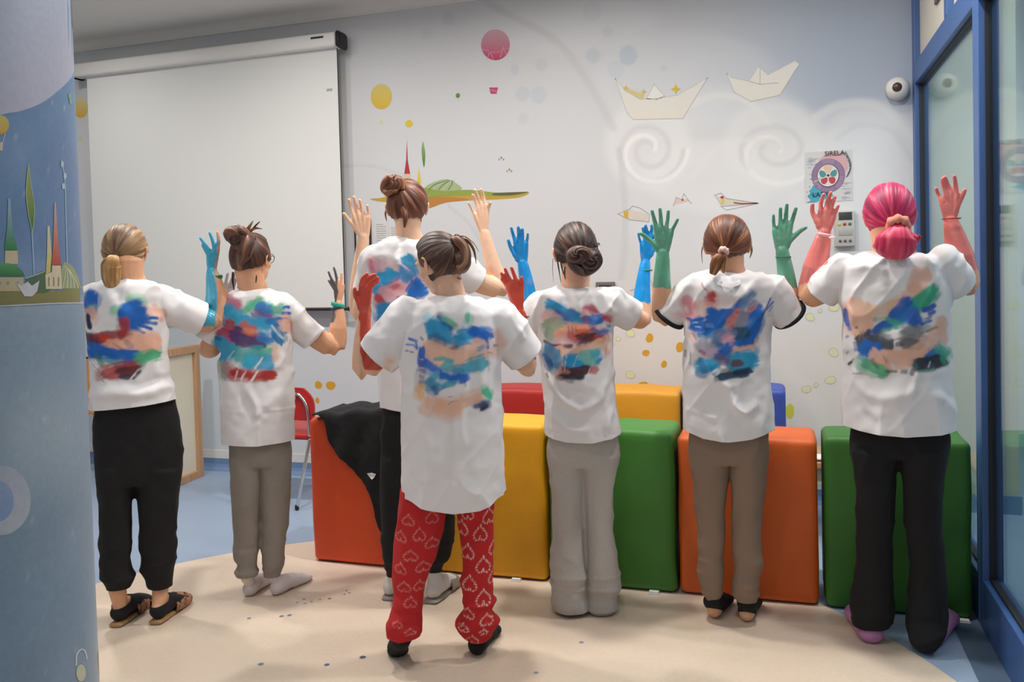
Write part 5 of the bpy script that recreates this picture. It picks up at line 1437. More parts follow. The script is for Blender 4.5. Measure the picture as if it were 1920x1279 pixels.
    h = p.hair(hb); hb = HB()
    bun(hb, p.H(-.050, -.085, .058), (.044, .042, .038), (-.4, -.8, .4), pal, 9)
    lock(hb, [p.H(-.075, -.05, .03), p.H(-.085, -.085, .05), p.H(-.06, -.11, .075), p.H(-.02, -.10, .07), p.H(-.01, -.10, .03)], [.013, .019, .020, .018, .010], ('7a4830', '44261a', 'b47a54'), seed=2)
    lock(hb, [p.H(-.03, -.10, .03), p.H(-.07, -.10, .025), p.H(-.085, -.07, .05)], [.010, .016, .010], ('7a4830', '44261a', 'b47a54'), seed=3)
    p.hair(hb, 'hair_bun', h)
    p.strand(h, [p.H(-.01, -.085, -.04), p.H(.0, -.09, -.08), p.H(-.005, -.082, -.125)], [.016, .012, .003], pal, seed=12)
    p.strand(h, [p.H(-.082, .0, .0), p.H(-.092, -.01, -.04), p.H(-.086, -.01, -.075)], [.004, .004, .001], pal, n=8, seed=13)
    return p

# ------------------------------------------------------------------ person 4: red hands, red heart trousers, walking
def heart_col(s, V, Nn, C):
    back = Nn[:, 1] < .35
    XZ = V[:, [0, 2]]
    def heart(cx, cy, w, h, lx=0):
        t = np.linspace(0, 2*math.pi, 26)
        x = 16*np.sin(t)**3/16*w/2; y = -(13*np.cos(t)-5*np.cos(2*t)-2*np.cos(3*t)-np.cos(4*t))/15*h/2
        return [(cx+a+lx*b, cy-b) for a, b in zip(x, y)]
    out = C.copy()
    zs = 4.262
    L_ = [(855, 175, 110, 140), (880, 430, 120, 140), (880, 690, 120, 140), (755, 330, 100, 130), (770, 580, 110, 130), (755, 815, 105, 95), (705, 140, 100, 140), (755, 10, 90, 110), (925, 40, 100, 140), (975, 300, 100, 130), (965, 540, 90, 120), (905, 860, 110, 90), (880, 950, 70, 50), (790, 1020, 100, 80), (720, 930, 80, 60),
          (470, 30, 100, 110), (370, 165, 100, 110), (470, 235, 110, 90), (280, 60, 100, 90), (220, 200, 90, 90), (300, 330, 120, 90), (400, 420, 120, 90), (220, 440, 90, 90), (250, 580, 110, 90), (370, 570, 90, 90), (300, 690, 100, 80), (200, 850, 80, 50), (300, 900, 90, 50)]
    for (x, y, w, h) in L_:
        cx, cy = 700+x/zs, 960+y/zs
        a_ = .85 if x > 600 else .38
        Q = np.array([s.L(*q, -.06)[[0, 2]] for q in heart(cx, cy, w/zs*.96, h/zs*.96)])
        m0 = (np.abs(XZ[:, 0]-Q[:, 0].mean()) < .06) & (np.abs(XZ[:, 1]-Q[:, 1].mean()) < .06) & back
        if not m0.any(): continue
        d = pdist(XZ[m0], Q); ang = np.arctan2(*(XZ[m0]-Q.mean(0)).T)
        mk = sst(.0042, .0016, d)*(.55+.45*np.sign(np.sin(ang*17)))*a_
        out[m0] = out[m0]*(1-mk[:, None])+hx('e8c8c0')*mk[:, None]
    return out
def hearts():
    p = Person((850, 1229), 'person with red hands and red heart-print trousers, walking with the head turned left', 'e2b79c')
    p.head(433, 778, 864, df=-.02, yaw=.75, pitch=.42, roll=-.0, neck=(846, 556, 50, 0), size=1.0)
    p.arm([(762, 600, 62, 0), (722, 650, 50, .04), (684, 694, 44, .08), (680, 640, 34, .06)], (684, 588, .05),
          [[(665, 541), (666.5, 555), (673, 568)], [(688, 514), (680, 522), (677, 534)], [(703, 515), (690, 522), (682, 535)], [(709, 521), (697, 527), (688, 538)], [(710, 528), (701, 534), (694, 543)]],
          fr=.82, paint=('c84a38', 694, [(640, 500), (640, 575), (666, 588), (675, 604), (676, 660), (683, 694)], 'R'), curl=.0, palm=1.1)
    p.arm([(940, 600, 62, 0), (975, 645, 50, .04), (986, 690, 44, .08), (984, 640, 34, .06)], (974, 586, .05),
          [[(977.5, 521), (979, 533), (978, 547)], [(959, 503), (963, 513), (968, 526)], [(947, 505), (952, 517), (959, 530)], [(940, 513), (945, 522), (953, 534)], [(940, 524), (945, 530), (952, 540)]],
          fr=.84, paint=('c84a38', 672), curl=.005)
    rows = [(556, 812, 878, .07), (562, 790, 905, .09), (572, 770, 926, .105), (588, 757, 940, .115), (620, 752, 944, .12), (670, 752, 940, .12), (730, 752, 938, .122), (800, 751, 940, .125), (870, 750, 943, .13), (935, 750, 947, .132)]
    bl, cy, pe = '1663c0', '1f93c4', 'e2b49c'
    P_ = zc(700, 570, 5.815, [
        ('8fcfe0', .5, 70, [(580, 140), (640, 180)]), ('1c80b8', .9, 60, [(720, 150), (780, 220)]), ('58b090', .75, 60, [(780, 170), (870, 230)]), ('1a4a94', .8, 50, [(770, 210), (840, 265)]), ('4fb090', .8, 50, [(1030, 120), (1025, 180)]), ('3a3a40', .8, 8, [(1005, 205), (1035, 205)]),
        (cy, .92, 130, [(650, 260), (740, 290), (800, 360)]), ('2f6a98', .85, 110, [(660, 370), (740, 430)]), ('2a8fc0', .8, 70, [(600, 240), (650, 300)]),
        ('2a90c4', .9, 120, [(980, 330), (1060, 320)]), (cy, .9, 140, [(950, 420), (980, 440)]), (bl, .97, 130, [(1120, 310), (1160, 330)]), (bl, .9, 60, [(1200, 330), (1290, 350)]), (bl, .9, 40, [(1230, 360), (1250, 470)]), ('2a78c8', .7, 50, [(1180, 270), (1280, 280)]), (pe, .7, 90, [(1140, 420), (1200, 440)]), ('4a86b8', .7, 50, [(1110, 500), (1200, 450)]), (bl, .9, 28, [(1325, 462), (1360, 465)]),
        ('58545c', .8, 60, [(820, 520), (900, 480)]), ('777280', .5, 70, [(880, 500), (960, 520)]),
        (pe, .9, 160, [(620, 480), (700, 540), (780, 570)]), (pe, .9, 130, [(900, 560), (1050, 540), (1180, 560)]), (pe, .9, 100, [(960, 620), (980, 600)]), (pe, .8, 90, [(640, 600), (740, 660)]),
        ('5aa8ac', .85, 40, [(670, 600), (760, 590), (860, 620)]), ('49a0b0', .85, 90, [(840, 640), (800, 700)]), ('44a0b8', .88, 150, [(1080, 670), (1160, 650)]), ('3f9cb8', .85, 110, [(920, 700), (980, 700)]),
        (bl, .92, 60, [(530, 500), (520, 650)]), ('6a5a70', .55, 60, [(525, 620), (525, 870)]), ('e9e6e6', .8, 12, [(495, 600), (555, 610)]), ('e9e6e6', .7, 12, [(495, 700), (555, 705)]), ('e9e6e6', .7, 12, [(495, 760), (555, 765)]), ('e9e6e6', .7, 12, [(495, 820), (555, 825)]),
        (bl, .95, 90, [(570, 650), (640, 700), (700, 730)]), ('5aa8c0', .8, 70, [(700, 760), (640, 820)]), (bl, .95, 70, [(760, 790), (860, 820), (920, 770)]), (bl, .95, 90, [(960, 820), (1000, 800)]), ('2a5a98', .8, 20, [(1000, 830), (1010, 890)]),
        ('3f88b0', .8, 80, [(600, 840), (680, 880)]), ('2a6aa0', .85, 60, [(660, 900), (690, 960)]), ('3aa0bc', .85, 60, [(760, 900), (870, 860)]), ('2f86b8', .8, 30, [(710, 940), (780, 900)]),
        ('e4b070', .7, 70, [(520, 910), (515, 990)]), (pe, .85, 110, [(600, 1070), (760, 1100), (900, 1110)]), (pe, .85, 100, [(940, 1080), (1130, 1010)]), (pe, .5, 90, [(560, 1160), (900, 1190)]), ('e4a884', .4, 60, [(740, 1050), (760, 1100)]),
        ('30b488', .85, 60, [(1220, 960), (1270, 1010)]), ('2f4a72', .9, 60, [(1110, 1110), (1200, 1100)]), ('26365c', .95, 50, [(1190, 1140), (1230, 1120)]), ('3c3c44', .9, 9, [(820, 1010), (860, 1010)]), ('3c3c44', .9, 10, [(820, 1090), (860, 1055), (920, 1050)]),
        (bl, .95, 34, [(395, 385), (460, 410), (475, 480)]), (bl, .95, 26, [(360, 450), (430, 450), (470, 490)]), ('3a5aa8', .9, 24, [(350, 520), (370, 515)]), ('3a5aa8', .9, 22, [(395, 520), (425, 530)]), ('3a4a60', .8, 10, [(330, 322), (345, 324)]), ('4a5a80', .8, 22, [(520, 365), (540, 390)]),
        ('eab8a4', .55, 50, [(160, 660), (180, 650)]), ('eab8a4', .6, 50, [(135, 710), (140, 740)]), ('e8b49c', .5, 90, [(1370, 320), (1410, 440)]), ('e8b49c', .5, 70, [(1330, 500), (1330, 560)]), ('70707a', .5, 30, [(1255, 620), (1265, 730)]), ('3a3a44', .8, 12, [(1250, 525), (1295, 545)])])
    p.shirt(rows, [((768, 602, 0), (709, 668, .03), (.085, .082), (.072, .078)), ((932, 602, 0), (985, 668, .03), (.085, .082), (.072, .078))],
            [(749, 938), (775, 948), (800, 957), (850, 964), (900, 957), (925, 946), (948, 932)], P_,
            [([(870, 570), (868, 700), (862, 900)], .010, .010), ([(820, 585), (800, 700), (800, 900)], .012, .008), ([(900, 590), (905, 760)], .010, .009), ([(925, 600), (930, 760)], .010, -.008), ([(818, 560), (826, 585)], .010, .010), ([(795, 590), (790, 700)], .012, -.006), ([(735, 600), (745, 680)], .012, .010), ([(850, 590), (848, 900)], .012, -.007), ([(960, 590), (985, 640)], .008, .010)], seed=4)
    p.collar(813, 878, 557, dip=.022, b=.068)
    p.trousers([(870, 755, 936, .12), (915, 753, 933), (945, 751, 928, .11)],
               [[(925, 752, 842), (1000, 744, 832), (1050, 739, 818, -.01), (1100, 738, 797, -.03), (1150, 742, 790, -.05), (1172, 731, 789, -.06), (1186, 729, 788, -.07), (1198, 737, 780, -.07)],
                [(925, 850, 928), (1000, 862, 926), (1060, 866, 925), (1130, 866, 922), (1160, 863, 924), (1188, 864, 926), (1200, 868, 922), (1208, 873, 918)]], 'b81e22', M_CLOTH, vox=.0038, seed=9, lowamp=1.7, paintf=heart_col, low=.14, bh=.10)
    hR = p.FL(891, 1232); tR = p.FL(915, 1196); dR = (tR-hR)/np.linalg.norm(tR-hR); tR = hR+dR*.235
    bm = bmesh.new(); p.foot(p.body, hR, tR, p.L(893, 1190), ankle=.030); p.foot(bm, hR, tR, p.L(893, 1190), fat=.005, ankle=.030)
    p.soft('sock', bm, '161316', M_CLOTH, label='black sock')
    # lifted left foot: toes on the floor, heel up and towards the camera
    tL = p.FL(746, 1230); a_ = p.L(756, 1196, -.06)
    for bm_, f_ in ((p.body, 0.0), (bmesh.new(), .004)):
        limb(bm_, [a_+[.004, .012, .05], a_+[0, .004, .0], tL+[.002, -.015, .045], tL+[0, .0, .020], tL+[-.012, .03, .014]], [(.024+f_, .024+f_), (.028+f_, .030+f_), (.034+f_, .028+f_), (.036+f_, .019+f_), (.028+f_, .011+f_*.5)], n=20)
    p.soft('sock', bm_, '161316', M_CLOTH, label='black sock of the lifted foot')
    p.finish()
    hb = HB(); pal = ('40281e', '24140e', '74503c')
    cap(hb, p.hc, (.089*p.hk, .106*p.hk, .108*p.hk), p.M3, (.0, -.95, .15), pal, 8, low=-.86, dshift=.02)
    h = p.hair(hb); hb = HB()
    bun(hb, p.L(861, 490, -.06), (.040, .044, .046), (.6, -.7, 0), ('4a2c20', '2a1610', '7a4e36'), 6)
    lock(hb, [p.L(842, 462, -.05), p.L(855, 452, -.07), p.L(872, 468, -.08), p.L(872, 495, -.09), p.L(852, 505, -.09), p.L(842, 480, -.08)], [.014, .020, .018, .018, .016, .012], ('6a4630', '3c2418', 'a87c58'), seed=3)
    lock(hb, [p.L(838, 480, -.04), p.L(840, 505, -.05), p.L(838, 522, -.04), p.L(836, 540, -.02)], [.020, .016, .009, .003], pal, seed=5)
    p.hair(hb, 'hair_bun', h)
    S = [([(858, 448), (875, 450), (888, 468), (893, 494)], .006), ([(860, 447), (884, 452), (898, 472)], .0016), ([(850, 445), (870, 443), (884, 452)], .002), ([(848, 508), (856, 520), (866, 523)], .004), ([(846, 512), (850, 522), (856, 530)], .0025), ([(858, 446), (870, 462), (876, 455), (870, 445)], .0045), ([(850, 446), (856, 440), (866, 445)], .003)]
    for k, (P4, w) in enumerate(S): p.strand(h, [p.L(x, y, -.07) for x, y in P4], [w, w*1.1, w*.8, .0008], ('6a4630', '3c2418', 'a87c58'), n=8, seed=30+k, depth=0)
    p.band(977, 593, .055, .0275, .0022, '7c1c18', lab='thin dark red string bracelet', tilt=-.1)
    return p

# ------------------------------------------------------------------ person 5: blue hands, grey flared trousers
def flared():
    p = Person((1098, 1147), 'person with blue painted hands, dark low bun and long grey flared trousers', 'e0b093')
    p.head(415, 1036, 1120, yaw=.10, pitch=.10, neck=(1076, 552, 54, 0))
    p.arm([(1012, 575, 54, 0), (996, 590, 46, .04), (991, 594, 40, .10), (990, 550, 32, .12)], (980, 493, .12),
          [[(953.6, 451), (957, 463), (965, 478)], [(959, 428), (962, 440), (966, 453)], [(972, 426), (972.5, 438), (973, 451)], [(980, 430), (980, 441), (979.5, 452)], [(990, 439), (989, 447), (987, 457)]],
          fr=.86, paint=('1c90d8', 563))
    p.arm([(1150, 575, 54, 0), (1182, 592, 46, .06), (1203, 598, 38, .12), (1204, 550, 32, .15)], (1210, 491, .17),
          [[(1229, 440), (1231, 452), (1227, 465)], [(1221, 423), (1222, 433), (1221.5, 444)], [(1210, 423), (1213, 433), (1215, 445)], [(1204.6, 428), (1207, 438), (1209, 451)], [(1196.6, 438), (1199, 448), (1203, 459)]],
          fr=.80, paint=('1c90d8', 568))
    rows = [(540, 1046, 1110, .06), (545, 1018, 1140, .085), (552, 1000, 1158, .10), (570, 1000, 1156, .11), (605, 1009, 1150, .112), (660, 1015, 1147, .11), (710, 1018, 1147, .11), (760, 1019, 1154, .115), (800, 1018, 1162, .12), (832, 1017, 1166, .122)]
    cy, bl, pe = '1e8fc0', '2a6fb4', 'e2b39b'
    P_ = zc(1000, 550, 7.106, [
        (cy, .97, 130, [(240, 170), (350, 200), (370, 250)]), ('4a60a4', .9, 110, [(330, 290), (420, 320)]), ('2c7cb8', .95, 130, [(490, 290), (600, 330)]), ('2f9ac4', .9, 60, [(520, 360), (640, 370)]),
        ('dcb0ac', .7, 120, [(180, 290), (300, 350)]), ('8aa088', .8, 150, [(200, 430), (330, 430)]), ('8aa088', .8, 110, [(200, 520), (220, 570)]), ('cf8088', .3, 30, [(140, 220), (180, 220)]),
        ('c0506c', .85, 80, [(710, 210), (780, 210), (820, 260)]), ('dcb4b4', .8, 110, [(700, 270), (780, 300)]), ('6a5a94', .85, 100, [(700, 370), (740, 370)]), ('2a78c4', .95, 110, [(800, 350), (890, 340)]), ('c4505c', .85, 60, [(930, 300), (1010, 360)]), ('7a5a90', .7, 80, [(790, 440), (880, 540)]), ('3a6aa8', .85, 70, [(880, 550), (960, 520)]), ('2a9ac4', .9, 50, [(990, 440), (1020, 450)]), ('dcc0c0', .6, 60, [(880, 460), (960, 430)]),
        ('e8a488', .9, 130, [(340, 530), (420, 480), (560, 450), (680, 460)]), ('dcb4b4', .8, 120, [(330, 620), (420, 610)]), ('c8585c', .85, 120, [(510, 570), (560, 600)]), ('d8603c', .85, 60, [(600, 510), (700, 510)]), ('5a2228', .95, 150, [(680, 590), (760, 590)]), ('a83040', .8, 70, [(830, 590), (900, 590)]), ('5a3038', .7, 20, [(470, 440), (475, 510)]), ('5a3038', .7, 20, [(510, 440), (525, 510)]), ('5a3038', .7, 16, [(560, 450), (565, 500)]), ('c87060', .7, 60, [(870, 640), (940, 620)]),
        ('4a3444', .9, 50, [(140, 650), (250, 690), (400, 710), (510, 710)]), ('6a5a74', .85, 70, [(620, 680), (690, 700)]), (pe, .9, 100, [(330, 760), (470, 790), (640, 750), (800, 720), (900, 660)]), (pe, .8, 90, [(370, 850), (380, 950)]), (pe, .6, 70, [(900, 700), (980, 800)]), ('c88a74', .6, 26, [(980, 700), (960, 870)]),
        ('2f7fb0', .9, 130, [(200, 740), (290, 800), (300, 940)]), ('5a7898', .7, 90, [(200, 760), (270, 900)]), ('1e5a90', .9, 60, [(150, 830), (230, 960)]), ('3a2c40', .8, 16, [(180, 800), (260, 960)]),
        ('2593c4', .95, 110, [(440, 880), (560, 850)]), ('1f92c8', .97, 130, [(500, 950), (680, 930)]), ('6ab0a8', .85, 130, [(680, 860), (790, 850)]), ('40a8b8', .9, 80, [(800, 800), (850, 790)]), ('2a90c4', .95, 70, [(840, 930), (880, 890)]), ('7ab8a8', .6, 90, [(730, 920), (800, 950)]),
        ('40242e', .95, 120, [(430, 1050), (600, 1050), (700, 1020)]), ('2a3042', .9, 60, [(380, 1090), (520, 1130), (660, 1110)]), ('b86a68', .8, 80, [(800, 1020), (820, 1040)]), ('d08a80', .6, 60, [(350, 1040), (450, 1030)]), ('e9e6e6', .9, 12, [(590, 830), (530, 980)]), ('e9e6e6', .9, 12, [(440, 830), (410, 1050)]), ('e9e6e6', .9, 14, [(760, 990), (720, 1090)]), ('40505c', .7, 26, [(170, 1080), (190, 1130)]), ('40505c', .6, 12, [(210, 1000), (250, 1110)])])
    p.shirt(rows, [((1015, 575, 0), (989, 606, .03), (.065, .07), (.056, .07)), ((1148, 575, 0), (1186, 594, .03), (.068, .07), (.055, .062))],
            [(1017, 822), (1060, 831), (1110, 832), (1166, 820)], P_,
            [([(1025, 690), (1050, 740), (1080, 765)], .010, .014), ([(1145, 700), (1120, 750), (1085, 770)], .010, .014), ([(1040, 700), (1062, 748)], .009, -.010), ([(1075, 545), (1085, 575), (1110, 600)], .009, .009), ([(1100, 545), (1115, 580)], .008, .010), ([(1150, 740), (1135, 800)], .012, .010), ([(1060, 550), (1058, 700)], .006, .006), ([(1025, 760), (1060, 800), (1100, 805)], .010, .010), ([(1130, 560), (1150, 590)], .008, .009)], seed=5, noise=1.15)
    p.collar(1048, 1108, 541, dip=.020, b=.062)
    p.trousers([(805, 1026, 1156, .115), (840, 1025, 1160, .118), (870, 1028, 1158, .11)],
               [[(855, 1026, 1096), (900, 1032, 1093), (950, 1035, 1094), (1000, 1036, 1096), (1060, 1034, 1099), (1105, 1032, 1102), (1130, 1036, 1101), (1142, 1040, 1100), (1149, 1044, 1100)],
                [(855, 1088, 1160), (900, 1092, 1151), (950, 1094, 1148), (1000, 1097, 1150), (1060, 1100, 1159), (1105, 1101, 1162), (1130, 1104, 1158), (1145, 1106, 1154), (1154, 1110, 1150)]], 'b2ada8', M_HEATH, seed=11, lowamp=1.6)
    for h, t in ((p.FL(1070, 1146), p.FL(1078, 1122)), (p.FL(1130, 1151), p.FL(1134, 1126))):
        d = (t-h)/np.linalg.norm(t-h); p.foot(p.body, h, h+d*.23, None, ankle=.034)
    p.finish()
    hb = HB(); pal = ('38251f', '1c110e', '7a5c4c')
    cap(hb, p.hc, (.088*p.hk, .106*p.hk, .108*p.hk), p.M3, (.20, -.85, -.45), pal, 12, low=-.66)
    h = p.hair(hb); hb = HB()
    bun(hb, p.L(1086, 478, -.13), (.044, .036, .036), (-.1, -1, 0), ('4a3028', '241410', '8a6654'), 9)
    bun(hb, p.L(1106, 488, -.11), (.044, .036, .046), (.4, -.9, 0), pal, 19)
    lock(hb, [p.L(1066, 470, -.10), p.L(1076, 498, -.12), p.L(1100, 508, -.12), p.L(1120, 490, -.10), p.L(1115, 466, -.09)], [.014, .020, .022, .022, .010], pal, seed=3)
    p.hair(hb, 'hair_bun', h)
    for k, (P4, w) in enumerate([([(1113, 455), (1118, 462), (1124, 457)], .003), ([(1118, 458), (1123, 456), (1125, 461)], .002), ([(1044, 478), (1047, 500), (1052, 530)], .0028), ([(1050, 480), (1053, 500), (1057, 515)], .003), ([(1037, 485), (1036, 505), (1038, 530)], .001), ([(1072, 505), (1072, 520), (1074, 538)], .002), ([(1060, 500), (1058, 512), (1060, 524)], .003), ([(1100, 505), (1104, 512), (1100, 518)], .004)]):
        p.strand(h, [p.L(x, y, -.06) for x, y in P4], [w, w, w*.3], pal, n=8, seed=50+k, depth=0)
    p.band(1211, 507, .165, .0245, .0035, '2f7a5c', lab='thin green beaded bracelet')
    return p

# ------------------------------------------------------------------ person 6: green hands, taupe trousers
def taupe():
    p = Person((1366, 1165), 'person with green painted hands, auburn ponytail with a pale scrunchie and taupe trousers', 'd9a989')
    p.head(399, 1318, 1406, yaw=.02, pitch=.0, neck=(1367, 515, 54, 0))
    p.arm([(1285, 545, 56, 0), (1262, 580, 48, .03), (1243, 592, 38, .02), (1241, 535, 32, -.02)], (1243, 474, -.03),
          [[(1202, 438), (1213, 446), (1227, 458)], [(1223, 396), (1226, 409), (1229, 423)], [(1237.7, 392), (1239, 407), (1239.5, 425)], [(1253.5, 396), (1252, 411), (1249.5, 427)], [(1271, 412), (1265, 423), (1259, 434)]],
          fr=.93, paint=('62a388', 540))
    p.arm([(1448, 545, 56, 0), (1470, 580, 48, .05), (1480, 590, 38, .08), (1476, 530, 31, .06)], (1466, 469, .05),
          [[(1510, 427), (1498, 435), (1480, 452)], [(1492, 391), (1488, 405), (1482.5, 423)], [(1475, 384), (1474, 402), (1473, 422)], [(1463, 391), (1463, 407), (1463, 424)], [(1450, 404), (1450.5, 418), (1452, 432)]],
          fr=.93, paint=('62a388', 540))
    rows = [(509, 1330, 1402, .065), (513, 1302, 1432, .085), (520, 1284, 1452, .10), (536, 1274, 1462, .112), (570, 1279, 1452, .115), (620, 1284, 1442, .112), (700, 1282, 1443, .115), (760, 1280, 1446, .118), (828, 1277, 1450, .122)]
    bl, cy, pe = '1c66bc', '2a98c4', 'e4b09c'
    P_ = zc(1250, 530, 6.395, [
        ('c03a30', .9, 16, [(420, 10), (440, 60), (490, 100)]), ('b83a34', .95, 85, [(530, 160), (540, 230)]), ('cc7a8a', .45, 60, [(480, 190), (500, 260)]),
        ('d88c98', .8, 110, [(250, 220), (320, 340), (290, 390)]), ('dcaab0', .5, 60, [(120, 380), (210, 390)]), ('e4b8a8', .6, 110, [(420, 280), (560, 310)]), ('dcc4c4', .45, 100, [(640, 180), (760, 220)]), ('dcc0bc', .7, 90, [(400, 380), (470, 370)]), ('e0a48c', .6, 50, [(620, 340), (690, 360)]),
        (bl, 1, 40, [(250, 430), (330, 470)]), (bl, 1, 150, [(370, 520), (470, 560), (560, 480)]), (bl, 1, 130, [(540, 410), (620, 460), (720, 400)]), (bl, .8, 60, [(740, 390), (830, 310), (900, 230)]), ('4a7cb4', .75, 70, [(880, 250), (1020, 130)]), ('7a9ac4', .5, 60, [(900, 300), (940, 200)]), (cy, .85, 40, [(380, 640), (480, 650), (640, 570)]), ('e9e6e6', .9, 10, [(310, 490), (370, 480)]), ('e9e6e6', .9, 10, [(340, 530), (410, 540)]), ('e9e6e6', .9, 12, [(400, 600), (450, 590)]), ('7aa4dc', .5, 50, [(490, 510), (530, 520)]),
        ('d4806c', .85, 130, [(790, 470), (860, 390)]), ('b83a34', .8, 30, [(840, 360), (920, 355)]), ('e07a68', .8, 80, [(990, 380), (1050, 340)]), ('7f8ea8', .9, 150, [(900, 500), (950, 440), (960, 520)]), ('b84a44', .6, 50, [(790, 530), (810, 570)]), ('705088', .5, 60, [(1000, 290), (1030, 250)]),
        (bl, 1, 130, [(1080, 400), (1070, 520), (1000, 620), (900, 700)]), (bl, 1, 60, [(1110, 330), (1120, 290)]), (bl, .95, 70, [(820, 730), (1000, 720)]), ('225068', .9, 120, [(870, 620), (930, 610)]), (bl, .95, 26, [(1150, 400), (1250, 200)]), (bl, .9, 22, [(1200, 330), (1285, 240)]), (bl, .9, 16, [(1240, 350), (1280, 290)]), ('c88a9c', .5, 30, [(1190, 350), (1210, 310)]),
        ('5c78ac', .85, 130, [(610, 650), (640, 640)]), ('6a7cac', .8, 70, [(750, 600), (780, 600)]), ('dca0b4', .7, 90, [(720, 680), (780, 700)]), ('2f5a90', .9, 60, [(560, 770), (650, 760)]), ('a8a4b8', .75, 150, [(440, 740), (480, 800)]), ('b8a0b4', .6, 120, [(480, 860), (560, 850)]), ('e0b4a8', .5, 60, [(290, 620), (310, 680)]), ('8a5a60', .6, 30, [(310, 620), (350, 680)]), ('8a5070', .7, 40, [(400, 820), (450, 850)]),
        ('e8b4a0', .85, 70, [(820, 820), (1020, 790)]), ('5a5058', .7, 12, [(880, 775), (1040, 740), (1110, 660)]), (bl, .95, 100, [(700, 830), (740, 810)]), (bl, .9, 60, [(600, 890), (690, 900)]), ('6a5a80', .8, 90, [(640, 930), (720, 950)]),
        (cy, .95, 170, [(860, 960), (980, 940)]), (cy, .95, 110, [(850, 900), (1010, 890)]), (cy, .95, 80, [(800, 1000), (980, 1000)]), ('5a4858', .95, 70, [(810, 960), (870, 965)]), ('5a4858', .8, 40, [(800, 990), (880, 930)]), ('4a6a8c', .7, 18, [(970, 950), (975, 990)]), (cy, .95, 90, [(430, 970), (560, 980)]), ('2a86b4', .95, 90, [(440, 1050), (520, 1030)]), ('2f6f9c', .7, 60, [(400, 940), (450, 1060)]), (cy, .8, 50, [(560, 1000), (620, 1000)]),
        ('1f4662', .97, 70, [(660, 1130), (800, 1110), (940, 1090)]), ('16304a', .9, 60, [(840, 1090), (1000, 1060)]), ('5a6a84', .7, 26, [(550, 1090), (590, 1120)]), ('34343c', .8, 10, [(595, 1060), (580, 1120)]), ('6a6a78', .6, 36, [(215, 830), (215, 900)]), ('5a5a68', .7, 20, [(285, 850), (280, 990)]), ('2a2a30', .7, 12, [(1220, 405), (1260, 410)])])
    p.shirt(rows, [((1290, 548, 0), (1254, 592, .03), (.066, .07), (.060, .07)), ((1446, 548, 0), (1479, 590, .05), (.066, .07), (.058, .068))],
            [(1277, 810), (1320, 824), (1365, 830), (1410, 826), (1450, 814)], P_,
            [([(1300, 545), (1290, 590)], .012, -.010), ([(1360, 740), (1395, 775), (1420, 745)], .009, .014), ([(1340, 690), (1370, 740), (1385, 770)], .010, .010), ([(1428, 690), (1430, 800)], .012, .009), ([(1290, 770), (1340, 782)], .005, .005), ([(1322, 530), (1345, 548), (1372, 556), (1400, 548), (1420, 530)], .012, .012), ([(1345, 790), (1355, 828)], .008, .008), ([(1310, 700), (1305, 800)], .012, .006)], seed=6)
    # dark inner lining showing at the sleeve ends
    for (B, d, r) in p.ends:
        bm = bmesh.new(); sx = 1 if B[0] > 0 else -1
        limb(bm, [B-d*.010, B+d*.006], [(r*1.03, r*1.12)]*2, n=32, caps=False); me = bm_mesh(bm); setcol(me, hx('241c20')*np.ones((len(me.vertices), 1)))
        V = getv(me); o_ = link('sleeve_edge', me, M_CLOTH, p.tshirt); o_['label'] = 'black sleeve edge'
    p.collar(1332, 1400, 511, dip=.040, b=.078, w=.011, front=.02)
    p.trousers([(800, 1288, 1442, .115), (835, 1288, 1444, .115), (865, 1290, 1442, .108)],
               [[(848, 1289, 1368), (900, 1297, 1367), (950, 1305, 1362), (1000, 1308, 1359), (1060, 1309, 1357), (1095, 1311, 1357), (1118, 1316, 1355), (1131, 1320, 1353)],
                [(848, 1366, 1443), (900, 1370, 1439), (950, 1372, 1431), (1000, 1373, 1428), (1060, 1375, 1427), (1095, 1375, 1424), (1118, 1377, 1422), (1134, 1379, 1420)]], '877263', M_CLOTH, seed=13)
    for h, t, up in ((p.FL(1337, 1163), p.FL(1358, 1128), p.L(1337, 1128)), (p.FL(1399, 1170), p.FL(1410, 1132), p.L(1400, 1130))):
        d = (t-h)/np.linalg.norm(t-h); t = h+d*.225
        p.foot(p.body, h, t, up, ankle=.034)
        bm = bmesh.new(); p.foot(bm, h, t, up, fat=.004, ankle=.034)
        p.soft('footless_sock', bm, '141215', M_CLOTH, cut=[(tuple(h+d*.035+[0, 0, .030]), (-.40*d[0], -.40*d[1], -.92)), (tuple(h+d*.19), tuple(d))], label='black footless sock showing the bare heel')
    p.finish()
    hb = HB(); pal = ('6c3a24', '42200f', 'c48a58')
    cap(hb, p.hc, (.090*p.hk, .106*p.hk, .104*p.hk), p.M3, (-.12, -.86, -.42), pal, 15, low=-.62)
    h = p.hair(hb); T = p.L(1357, 472, -.115)
    hb = HB(); lock(hb, [T+[0, .02, 0], T+[-.003, -.012, -.012], p.L(1348, 487, -.13), p.L(1342, 500, -.12), p.L(1336, 514, -.11)], [.012, .015, .024, .022, .012], ('84502e', '54301a', 'd09a64'), flat=.6, seed=4, depth=.12)
    lock(hb, [T+[.002, -.012, -.01], p.L(1359, 486, -.13), p.L(1357, 500, -.125), p.L(1357, 512, -.12)], [.008, .010, .010, .004], ('a87848', '7a5030', 'dcb078'), flat=.7, seed=6)
    p.hair(hb, 'ponytail', h); p.torus(T+[.0, -.010, .002], .011, .0095, (-.35, -.6, -.7), 'd6b4ac', h, 'scrunchie', lumps=.15)
    hb = HB()
    p.strand(h, [p.H(.085, .01, -.0), p.H(.092, .005, -.04), p.H(.084, .0, -.07)], [.004, .004, .001], pal, n=8, seed=3, depth=0)
